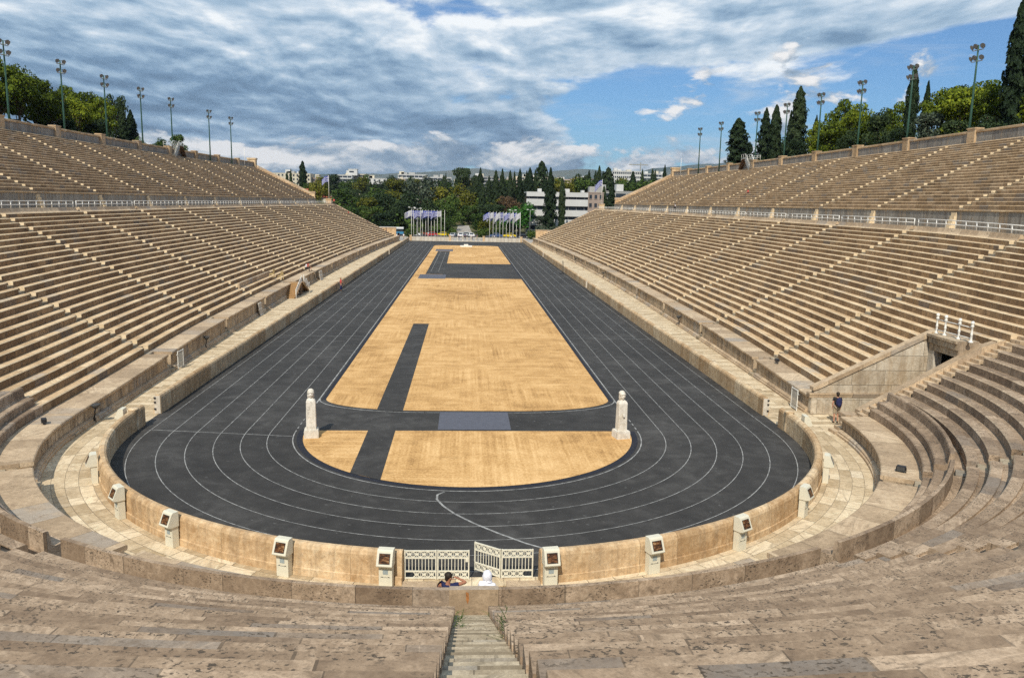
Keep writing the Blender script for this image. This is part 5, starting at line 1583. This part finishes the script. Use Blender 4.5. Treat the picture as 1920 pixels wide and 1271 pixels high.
for i, (x, y, h, w, k) in enumerate(HILL):
    sd_ = 'left' if x < 0 else 'right'
    c = cnt[(sd_, k)] = cnt.get((sd_, k), -1)+1
    z = 20.2
    if k == 'pine': tree('pine_tree', '%s yellow-green pine behind the %s top wall, from the near end' % (ordw(c), sd_), 'pine tree', 'pine%d' % (i % 4), (x, y, z), h, w*1.12, 'leaf_pine', 'pines behind the top walls')
    elif k == 'cyp': tree('cypress_tree', '%s dark cypress spire behind the %s top wall, in order of building' % (ORD[c], sd_) if False else 'dark cypress behind the %s top wall, %s' % (sd_, CYL[(sd_, c)]), 'cypress', 'cyp%d' % (i % 4), (x, y, z), h, w*.85, 'leaf_cypress', 'cypresses behind the top walls')
    elif k == 'bush': tree('bush', '%s small round bush showing over the %s top wall' % (ORD[c], sd_), 'bush', 'bush%d' % (i % 2), (x, y, z), h, w, 'leaf_mid', 'bushes behind the top walls')
    elif k == 'grey': tree('shrub_tree', 'rounded grey-green tree behind the right top wall, under a tall cypress', 'tree', 'broad1', (x, y, z), h, w, 'leaf_grey')
    elif k == 'dark': tree('evergreen_tree', '%s dark evergreen filling behind the %s top wall' % (ORD[c], sd_), 'tree', 'broad%d' % (i % 4), (x, y, z), h, w, 'leaf_dark', 'dark evergreens behind the top walls')
    else: tree('small_tree', '%s low green tree beside the left stair deck' % ORD[c], 'tree', 'broad%d' % (i % 4), (x, y, z), h, w, 'leaf_mid', 'low trees by the left stair deck')
FAR = [(-60.0,300,17.2,10.5,'yellow'),(-71.2,330,14.9,7.5,'mid'),(-55.9,330,13.6,14.9,'mid'),(-49.3,262,7.7,10.2,'mid'),(-42.9,262,8.5,11.1,'mid'),(-37.0,270,9.1,12.4,'mid'),(-50.6,340,13.5,12.7,'dark'),(-43.8,360,13.7,16.0,'mid'),(-39.4,290,10.7,11.0,'yellow'),(-34.8,320,12.4,13.2,'dark'),(-30.5,255,6.8,9.8,'dark'),(-36.8,400,16.8,17.6,'yellow'),(-19.7,300,19.2,17.0,'grey'),(-21.0,270,14.2,12.4,'dark'),(-14.6,262,12.2,11.0,'dark'),(-26.4,262,9.4,10.1,'dark'),(-13.1,330,14.5,14.7,'yellow'),(-8.5,290,13.4,13.1,'mid'),(-7.3,270,9.5,9.3,'mid'),(-3.9,380,15.4,13.9,'yellow'),(-2.0,420,23.1,12.2,'pine'),(2.6,330,12.4,14.7,'yellow'),(7.0,310,11.8,11.6,'mid'),(1.3,305,8.3,10.3,'mid'),(10.3,270,9.8,12.4,'pine'),(15.9,330,10.8,12.3,'yellow'),(18.4,310,12.7,10.5,'brown'),(19.6,258,11.9,13.9,'bright'),(17.0,262,8.3,11.0,'bright'),(40.8,420,15.5,15.3,'yellow'),(50.4,400,20.4,20.6,'yellow'),(59.1,400,21.1,17.7,'yellow'),(62.0,380,19.4,16.9,'mid'),(28.0,252,7.0,8.8,'grey'),(66.2,430,22.8,12.6,'dark'),(40.1,330,14.1,14.8,'mid'),(49.7,320,13.7,14.5,'mid'),(92.3,420,19.6,18.7,'mid'),(98.5,400,19.1,21.0,'mid'),(108.9,400,17.3,18.1,'mid'),(88.1,430,17.8,15.9,'dark'),(32.3,238,3.7,11.2,'olive'),(5.1,262,7.5,7.5,'mid'),(-6.6,252,5.9,5.7,'mid'),(6.9,255,5.6,6.9,'yellow')]
lm = dict(yellow='leaf_yellow', mid='leaf_mid', dark='leaf_dark', grey='leaf_grey', pine='leaf_dark', brown='leaf_brown', bright='leaf_bright', olive='leaf_grey')
desc = dict(yellow='yellow-green', mid='mid-green', dark='dark', grey='grey-green', pine='dark flat-topped', brown='brown-leaved', bright='bright green', olive='olive-toned')
for i in range(40):
    xx = -118+i*7.6+((i*37) % 11)-5
    FAR.append((xx, 540+((i*53) % 60), 13.0+((i*29) % 50)*.12, 13.0+((i*17) % 40)*.15, ('mid', 'dark', 'mid', 'yellow', 'dark')[(i*3) % 5]))
FARS = sorted(FAR, key=lambda t: t[0]/(t[1]+40))
cnt = {}
for i, (x, y, h, w, k) in enumerate(FARS):
    c = cnt[k] = cnt.get(k, -1)+1
    o_ = ordw(c)
    tot = sum(1 for t in FARS if t[4] == k)
    lb = ('%s %s tree beyond the open end, from the left' % (o_, desc[k])) if tot > 1 else 'the one %s tree beyond the open end' % desc[k]
    key = 'umbrella0' if k == 'pine' else 'broad%d' % (i % 4)
    tree('garden_tree', lb, 'tree', key, (x, y, HY(y)-.2), h+.4, w*1.08, lm[k], 'trees beyond the open end')
CYP = [(-97.0,420,20.5,2.8),(-90.5,420,25.0,5.6),(-101.2,430,19.2,2.6),(-46.2,430,16.2,3.1),(-66.5,520,12.1,3.0),(-64.7,520,12.9,3.0),(-31.7,430,18.3,3.8),(-14.2,480,18.2,4.8),(-12.9,480,19.9,2.8),(6.3,330,23.4,4.4),(10.5,340,20.1,3.5),(13.3,330,22.6,3.9),(16.2,330,23.1,4.4),(20.3,340,22.5,3.5),(22.9,350,22.2,3.1),(24.8,340,23.3,3.5),(28.0,340,22.6,3.5),(28.7,330,23.9,4.9),(31.1,330,23.2,3.0),(29.4,246,23.6,4.6),(33.9,248,20.3,3.1),(35.8,330,19.3,4.9),(66.2,400,23.5,4.1),(72.9,420,23.3,3.1),(71.7,400,25.9,5.3),(75.5,410,23.1,3.0),(74.9,390,25.1,8.7),(51.7,265,17.7,4.1),(55.2,268,18.7,5.0),(112.7,480,24.9,4.2),(128.4,520,25.6,3.8),(130.3,520,24.9,3.8),(136.9,520,28.3,3.8),(106.6,480,23.5,5.6),(4.8,360,19.8,4.2),(-22.5,268,13.8,4.5),(6.7,300,17.1,3.6)]
for i, (x, y, h, w) in enumerate(sorted(CYP, key=lambda t: t[0]/(t[1]+40))):
    tree('cypress_tree', '%s dark cypress beyond the open end, from the left' % ordw(i), 'cypress', 'cyp%d' % (i % 4), (x, y, HY(y)-.2), h+.2, w*.82, 'leaf_cypress', 'cypresses beyond the open end')
tree('conifer_tree', 'tallest conifer beyond the open end, ragged and leaning over the cypress row', 'conifer', 'ragged0', (36.7, 360, 4.0), 27.5, 8.0, 'leaf_dark')
for i, (x, y, h, w, lb) in enumerate([(-17.6, 221, 4.2, 5.2, 'round clipped bush by the left forecourt lamp'), (-5.0, 230, 3.4, 4.2, 'round bush left of the parked cars'), (5.4, 226, 4.0, 5.4, 'round bush right of the parked cars'), (20.9, 221, 3.6, 4.4, 'dark bush at the right end of the flag row'), (27.5, 240, 4.4, 8.0, 'pale grey hedge bush before the white office'), (-10.0, 244, 3.6, 5.0, 'low bush behind the left flags'), (12.0, 243, 3.8, 6.0, 'low bush behind the right flags')]):
    tree('bush', lb, 'bush', 'bush%d' % (i % 2), (x, y, 0), h, w, 'leaf_grey' if i == 4 else 'leaf_mid', 'bushes at the open end')
# undergrowth closing the wood behind the single trees
P = np.stack([rng.uniform(-95, 120, 26000), rng.uniform(256, 470, 26000), np.zeros(26000)], 1)
keep = ~((np.abs(P[:, 0]+1) < 5) & (P[:, 1] < 300)); keep &= ~((P[:, 0] > 18) & (P[:, 0] < 72) & (P[:, 1] < 300))
P = P[keep]; hy = np.clip((P[:, 1]-255)*.04, 0, 12)
P[:, 2] = hy+rng.uniform(0, 1, len(P))**1.3*(5.0+2.5*np.sin(P[:, 0]*.21)*np.sin(P[:, 1]*.13))
N = np.tile(np.array([0, -.4, .8]), (len(P), 1))
me = quads_mesh('undergrowth', leaf_cloud(P, N, .75)); me.materials.append(M['leaf_mid'])
o = bpy.data.objects.new('undergrowth', me); col.objects.link(o)
tag(o, 'dense green undergrowth filling the wood beyond the street', 'undergrowth', None, 'stuff')
P = []
for s in (-1, 1):
    n = 9000; yy = rng.uniform(20, 196, n); xx = rng.uniform(63.8, 86, n)
    P.append(np.stack([s*xx, yy, 20.2+rng.uniform(0, 1, n)**2*1.6], 1))
P = np.concatenate(P); P = P[~((P[:, 0] < 0) & (P[:, 1] > 150))]
me = quads_mesh('hill_scrub', leaf_cloud(P, np.tile(np.array([0, -.3, .8]), (len(P), 1)), .35)); me.materials.append(M['leaf_dark'])
o = bpy.data.objects.new('hill_scrub', me); col.objects.link(o)
tag(o, 'low dark scrub on the hill behind the top walls', 'scrub', None, 'stuff')

# weeds in the corners of the foreground stairs
wd = [(-.37, -23.9, 2.60, .22, 'left edge of the foreground stairs, near their foot'), (.38, -23.4, 2.36, .30, 'right edge of the foreground stairs, near their foot'), (-.36, -26.6, 4.1, .34, 'left edge of the foreground stairs, halfway up'), (.37, -29.2, 5.4, .36, 'right edge of the foreground stairs, towards the camera')]
for i, (x, y, z, h, lb) in enumerate(wd):
    n = 60; g = np.random.default_rng(200+i); V = []
    for k in range(n):
        bx = g.normal(0, .05); by = g.normal(0, .22*h/.3); hh = h*g.uniform(.3, 1.0)*.6; lx = g.normal(0, .10)-.10*np.sign(x); ly = g.normal(0, .10); w_ = .008
        hh *= .36; V += [(bx-w_, by, 0), (bx+w_, by, 0), (bx+lx+w_*.3, by+ly, hh), (bx+lx-w_*.3, by+ly, hh)]
    me = quads_mesh('weed_tuft', np.array(V)); me.materials.append(M['leaf_mid'])
    o = bpy.data.objects.new('weed_tuft', me); col.objects.link(o); o.location = (x, y, z)
    tag(o, 'green weed tuft at the '+lb, 'weed', 'weeds on the foreground stairs')

# ------------------------------------------------------------------ buildings
def building(name, label, x0, x1, y0, dep, z0, h, st, wm, roof_bits=True, band=True, group=None, seed=0, roofm=None, wins=0, winw=1.2):
    p = thing(name, label, 'building', ((x0+x1)/2, y0+dep/2, z0), 0, group)
    w = x1-x0; hx = w/2; hy = dep/2; r_ = random.Random(seed+int(abs(x0)*10))
    mb = MB(); mb.box(-hx, hx, -hy, hy, -3, h); wall = mb.build('wall', M[wm], p)
    fh = h/st
    for k in range(st):
        if wins:
            for q in range(wins):
                xx = -hx+w*(q+.5)/wins
                mb = MB(); mb.box(xx-winw/2, xx+winw/2, -hy-.03, -hy+.1, fh*k+fh*.32, fh*k+fh*.80); f_ = mb.build('window', M['window'], p)
                mb = MB(); mb.box(xx-winw/2-.12, xx+winw/2+.12, -hy-.12, -hy-.0, fh*k+fh*.24, fh*k+fh*.315); mb.build('sill', M[wm], f_)
        else:
            mb = MB(); mb.box(-hx+.5, hx-.5, -hy-.03, -hy+.1, fh*k+fh*.34, fh*k+fh*.82); mb.build('window_band', M['window'], p)
            if band:
                mb = MB(); mb.box(-hx-.1, hx+.1, -hy-.95, -hy-.035, fh*k+fh*.02, fh*k+fh*.33); mb.build('balcony', M[wm], p)
                n_ = max(2, int(w/4))
                mb = MB()
                for q in range(1, n_): mb.box(-hx+w*q/n_-.18, -hx+w*q/n_+.18, -hy-.05, -hy+.12, fh*k+fh*.33, fh*k+fh*.83)
                mb.build('window_pier', M[wm], p)
    mb = MB(); mb.box(-hx-.15, hx+.15, -hy-.15, hy+.15, h+.002, h+.35); rf = mb.build('roof', M[roofm or wm], p)
    if roof_bits:
        for q in range(max(1, int(w/9))):
            mb = MB(); xx = r_.uniform(-hx*.8, hx*.8); ww = r_.uniform(1.2, 3.2); mb.box(xx-ww, xx+ww, -hy*.3, hy*.5, h+.352, h+r_.uniform(1.6, 3.6)); mb.build('roof_room', M[r_.choice(['b_white', 'b_cream', 'b_grey'])], rf)
    return p
# white office with ribbon windows behind the right flags
p = thing('office_building', 'white office with dark ribbon windows behind the right flags', 'building', (33.8, 268, 0))
mb = MB(); mb.box(-11.2, 11.2, -5.0, 8, -1, 15.2); mb.build('wall', M['window'], p)
for k, (za, zb) in enumerate(((14.0, 15.6), (10.6, 13.1), (6.8, 9.1), (3.3, 5.6), (-.3, 1.8))):
    mb = MB(); mb.box(-11.5, 11.5, -6.0, -5.02, za, zb); mb.build('balcony_band', M['b_white'], p)
for k, (za, zb) in enumerate(((13.1, 14.0), (9.1, 10.6), (5.6, 6.8), (1.8, 3.3))):
    for q in range(8):
        mb = MB(); x = -10.4+q*2.95; mb.box(x-.07, x+.07, -5.12, -5.0, za-.05, zb+.05); mb.build('mullion', M['b_grey'], p)
mb = MB(); mb.box(-11.5, 11.5, -5.0, 8.2, 15.203, 15.7); rf = mb.build('roof', M['b_grey'], p)
for x0, x1, z in ((-7, -5.6, 16.9), (2, 5, 17.0), (9.5, 10.6, 16.6)):
    mb = MB(); mb.box(x0, x1, -2, 1, 15.705, z); mb.build('roof_unit', M['b_white'], rf)
building('office_building', 'brown rendered block joined to the right of the white office', 45.35, 51.2, 262.5, 10, 0, 15.6, 5, 'b_brown', True, False, None, 3, None, 3, 1.0)
building('office_building', 'long low grey block behind the right end wall', 53, 72, 300, 12, 1.8, 15.0, 4, 'b_grey', True, True, None, 5)
bl_ = [(-171.3, -138.6, 700, 33, 'b_cream', 6, 10), (-138.2, -120.8, 706, 29.5, 'b_brown', 5, 5), (-121, -104, 716, 33.0, 'b_white', 6, 0), (-112, -92, 730, 34.5, 'b_cream', 6, 0), (-92.4, -71.2, 700, 30.0, 'b_white', 5, 5), (-70, -56, 720, 30.5, 'b_pink', 5, 0), (-66, -38, 760, 36.0, 'b_white', 6, 0), (-40, -14, 745, 33.5, 'b_white', 6, 0), (-12, 6, 790, 33.0, 'b_cream', 6, 0), (8, 30, 780, 36.0, 'b_grey', 7, 0), (32, 55, 810, 35.0, 'b_pink', 6, 0), (56, 84, 800, 37.5, 'b_cream', 7, 0), (86, 112, 830, 36.5, 'b_pink', 6, 0), (113, 140, 840, 38.0, 'b_brown', 6, 0), (151, 181, 800, 45.5, 'b_white', 8, 14), (186, 214, 830, 44.5, 'b_white', 7, 0), (-205, -174, 720, 31.0, 'b_white', 5, 0)]
BW = ['cream', 'brown', 'white', 'cream', 'white', 'pale pink', 'white', 'white', 'cream', 'grey', 'pale pink', 'cream', 'pale pink', 'brown', 'white', 'white', 'white']
order = sorted(range(len(bl_)), key=lambda i: bl_[i][0]/bl_[i][2])
for n_, i in enumerate(order):
    x0, x1, y, top, mm, st, wn_ = bl_[i]
    building('apartment_building', '%s of the distant city blocks on the skyline from the left, %s' % (ordw(n_), BW[i]), x0, x1, y, 18, 12, top-12, st, mm, True, wn_ == 0, 'city blocks on the skyline', i, None, wn_, 1.5)
mb = MB()
p = thing('roof_tower', 'bright white rooftop tower standing above the left city blocks', 'rooftop tower', (-104, 725, 33))
mb.box(-4, 4, -4, 4, 0, 5.5); mb.build('tower_wall', M['b_white'], p)
mb = MB(); mb.box(-3.2, 1.0, -4.05, -3.9, 2.6, 4.0); mb.build('window', M['window'], p)
mb = MB(); mb.box(-4.2, 4.2, -4.2, 4.2, 5.503, 5.9); mb.build('roof', M['b_white'], p)
p = thing('house', 'house with a red tiled roof behind the left end wall', 'house', (-64, 303, 1.9))
mb = MB(); mb.box(-7, 7, -5, 5, -1, 10.2); mb.build('wall', M['b_cream'], p)
mb = MB(); mb.mesh([(-7.5, -5.5, 10.203), (7.5, -5.5, 10.203), (7.5, 5.5, 10.203), (-7.5, 5.5, 10.203), (-3, 0, 13.6), (3, 0, 13.6)], [(0, 1, 5, 4), (1, 2, 5), (2, 3, 4, 5), (3, 0, 4), (3, 2, 1, 0)]); mb.build('roof', M['tile_roof'], p)
for x in (-4, 0, 4):
    mb = MB(); mb.box(x-.6, x+.6, -5.04, -4.9, 7.2, 8.9); mb.build('window', M['window'], p)
p = thing('tower_crane', 'thin tower crane standing far off above the right city blocks', 'crane', (330, 1500, 12))
mb = MB(); mb.box(-.9, .9, -.9, .9, 0, 78); mb.build('mast', M['grey_metal'], p)
mb = MB(); mb.box(-22, 14, -.7, .7, 73, 75); mb.build('jib', M['grey_metal'], p)

# ------------------------------------------------------------------ cars, bus, lamps, people at the open end
def car(label, x, y, rz, paint, sz=1.0):
    p = thing('parked_car', label, 'car', (x, y, -.05), rz, 'cars at the open end')
    p.scale = (sz,)*3
    prof = [(-2.1, .35), (-2.15, .70), (-1.9, .86), (-1.35, .92), (-.75, 1.40), (.75, 1.44), (1.35, .98), (2.0, .86), (2.15, .60), (2.1, .35)]
    def hull(pr, w0, mb, w1=None):
        A = [(x_, -(w1 if (w1 and z_ > 1.0) else w0)/2, z_) for x_, z_ in pr]; B = [(x_, -y_, z_) for x_, y_, z_ in A]; n = len(pr)
        mb.face(A); mb.face(B[::-1])
        for i in range(n): j = (i+1) % n; mb.face([A[i], A[j], B[j], B[i]])
    mb = MB(); hull(prof, 1.72, mb, 1.45); mb.build('body', M[paint], p)
    mb = MB(); hull([(-1.24, .95), (-.74, 1.345), (.70, 1.37), (1.18, .98)], 1.735, mb, 1.50); mb.build('side_window', M['car_glass'], p)
    for sx, xs_ in ((1, ((1.36, 1.00), (.80, 1.41))), (-1, ((-1.34, .95), (-.80, 1.38)))):
        (xa, za), (xb, zb) = xs_; mb = MB(); mb.bar((xa+.02*sx, 0, za), (xb+.02*sx, 0, zb), 1.3, .03); mb.build('windscreen', M['car_glass'], p)
    for sx in (-1.3, 1.3):
        for sy in (-.8, .8):
            mb = MB(); mb.tube([(0, -.1, 0), (0, .1, 0)], .32, 14); o = mb.build('wheel', M['tyre'], p, True); o.location = (sx, sy, .32)
            mb = MB(); mb.tube([(0, -.105, 0), (0, .105, 0)], .18, 10); mb.build('rim', M['car_silver'], o)
    for sx in (-2.16, 2.14):
        for sy in (-.6, .6):
            mb = MB(); mb.box(sx-.02, sx+.03, sy-.16, sy+.16, .62, .74); mb.build('headlight' if sx > 0 else 'tail_light', M['lamp_glass'] if sx > 0 else M['red'], p)
cars = [('white car nearest the left flag row', -17.2, 231, 0, 'car_white'), ('yellow taxi behind the right flags', 14.6, 232, R(4), 'car_yellow'), ('white car at the right edge of the forecourt', 24.2, 232, R(8), 'car_white'),
        ('silver car parked at the left of the entrance cluster', -4.2, 228, R(75), 'car_silver'), ('white car parked in the middle of the entrance cluster', -1.6, 229, R(80), 'car_white'), ('silver car parked behind the white one in the entrance cluster', .2, 235, R(5), 'car_silver'),
        ('white car parked at the right of the entrance cluster', 1.6, 229, R(100), 'car_white'), ('blue car behind the right flags, left of the taxi', 10.0, 231, R(-4), 'car_blue'), ('dark car right of the yellow taxi', 19.0, 231, R(2), 'car_black'), ('red car behind the left flags', -11.5, 232, 0, 'car_red'), ('second yellow taxi, behind the left flags', -7.8, 232.5, R(3), 'car_yellow')]
for lb, x, y, rz, c in cars: car(lb, x, y, rz, c)
p = thing('bus', 'white and blue bus parked beyond the left end wall', 'bus', (-26.2, 238, -.05)); p.scale = (.9, .9, .85)
mb = MB(); mb.box(-5.5, 5.5, -1.25, 1.25, .4, 1.35); mb.build('lower_body', M['bus_blue'], p)
mb = MB(); mb.box(-5.5, 5.5, -1.25, 1.25, 2.45, 3.1); mb.build('roof', M['car_white'], p)
for k in range(7):
    mb = MB(); mb.box(-5.4+k*1.55, -3.95+k*1.55, -1.23, 1.23, 1.353, 2.447); mb.build('window', M['car_glass'], p)
for x in (-3.6, 3.6):
    for y in (-1.1, 1.1):
        mb = MB(); mb.tube([(x, y-.15, .45), (x, y+.15, .45)], .45, 12); mb.build('wheel', M['tyre'], p, True)
sl_ = None
for x, y, lb in ((-15.2, 216, 'left'), (14.6, 216, 'right'), (-19.0, 246, 'far left'), (22.5, 246, 'far right')):
    label = 'two-headed white street lamp at the %s of the forecourt' % lb
    if sl_ is None:
        sl_ = thing('street_lamp', label, 'street lamp', (x, y, 0), 0, 'street lamps at the open end')
        mb = MB(); mb.tube([(0, 0, 0), (0, 0, 5), (0, 0, 9.2)], [.11, .08, .06], 8); mb.build('pole', M['grey_metal'], sl_, True)
        mb = MB(); mb.bar((-.75, 0, 9.1), (.75, 0, 9.1), .06); mb.build('arm', M['grey_metal'], sl_)
        for sx in (-1, 1):
            mb = MB(); mb.ellipsoid((sx*.9, 0, 9.2), .42, .22, .12, 12, 8); mb.build('lamp_head', M['rail'], sl_, True)
    else: copy_thing(sl_, 'street_lamp', label, (x, y, 0), 0)
fp = [(-21.0, 206, 'white_cloth', 'navy'), (-20.2, 207, 'navy', 'black_cloth'), (-18.9, 206.5, 'white_cloth', 'beige'), (-13.6, 222, 'red', 'navy'), (-12.9, 222.4, 'red', 'black_cloth'), (-12.2, 221.8, 'white_cloth', 'red'), (-2.2, 212, 'white_cloth', 'blue_cloth'), (-.3, 214, 'blue_cloth', 'black_cloth'), (1.9, 211, 'white_cloth', 'navy'), (3.4, 213, 'navy', 'beige'), (8.6, 207.5, 'white_cloth', 'black_cloth'), (13.8, 208, 'white_cloth', 'navy')]
cw = dict(white_cloth='white', navy='navy', red='red', blue_cloth='blue', black_cloth='black', beige='beige')
for i, (x, y, a_, b_) in enumerate(fp):
    where = 'left of the left flags' if x < -17 else 'behind the left flags' if x < -8 else 'in the open entrance' if x < 5 else 'behind the right flags'
    person('person with %s top and %s legs standing %s' % (cw[a_], cw[b_], where), (x, y, 0), R((i*77) % 360), STAND, 'skin', a_, b_, 'hair', .6, group='people at the open end')
# ------------------------------------------------------------------ air
mb = MB(); mb.box(-10500, 10500, -700, 10600, -25, 640)
mt = bpy.data.materials.new('pale_air'); mt.use_nodes = True
t = NT(mt.node_tree)
t.n.remove(t.n['Principled BSDF'])
pv = t.new('ShaderNodeVolumePrincipled')
pv.inputs['Color'].default_value = (.62, .74, .92, 1)
pv.inputs['Density'].default_value = 0.000042
pv.inputs['Anisotropy'].default_value = 0.2
t.link(pv.outputs[0], t.n['Material Output'].inputs['Volume'])
o = mb.build('haze', mt); o['kind'] = 'stuff'; o['label'] = 'thin blue haze over the distant hills'
scene.cycles.volume_bounces = 0
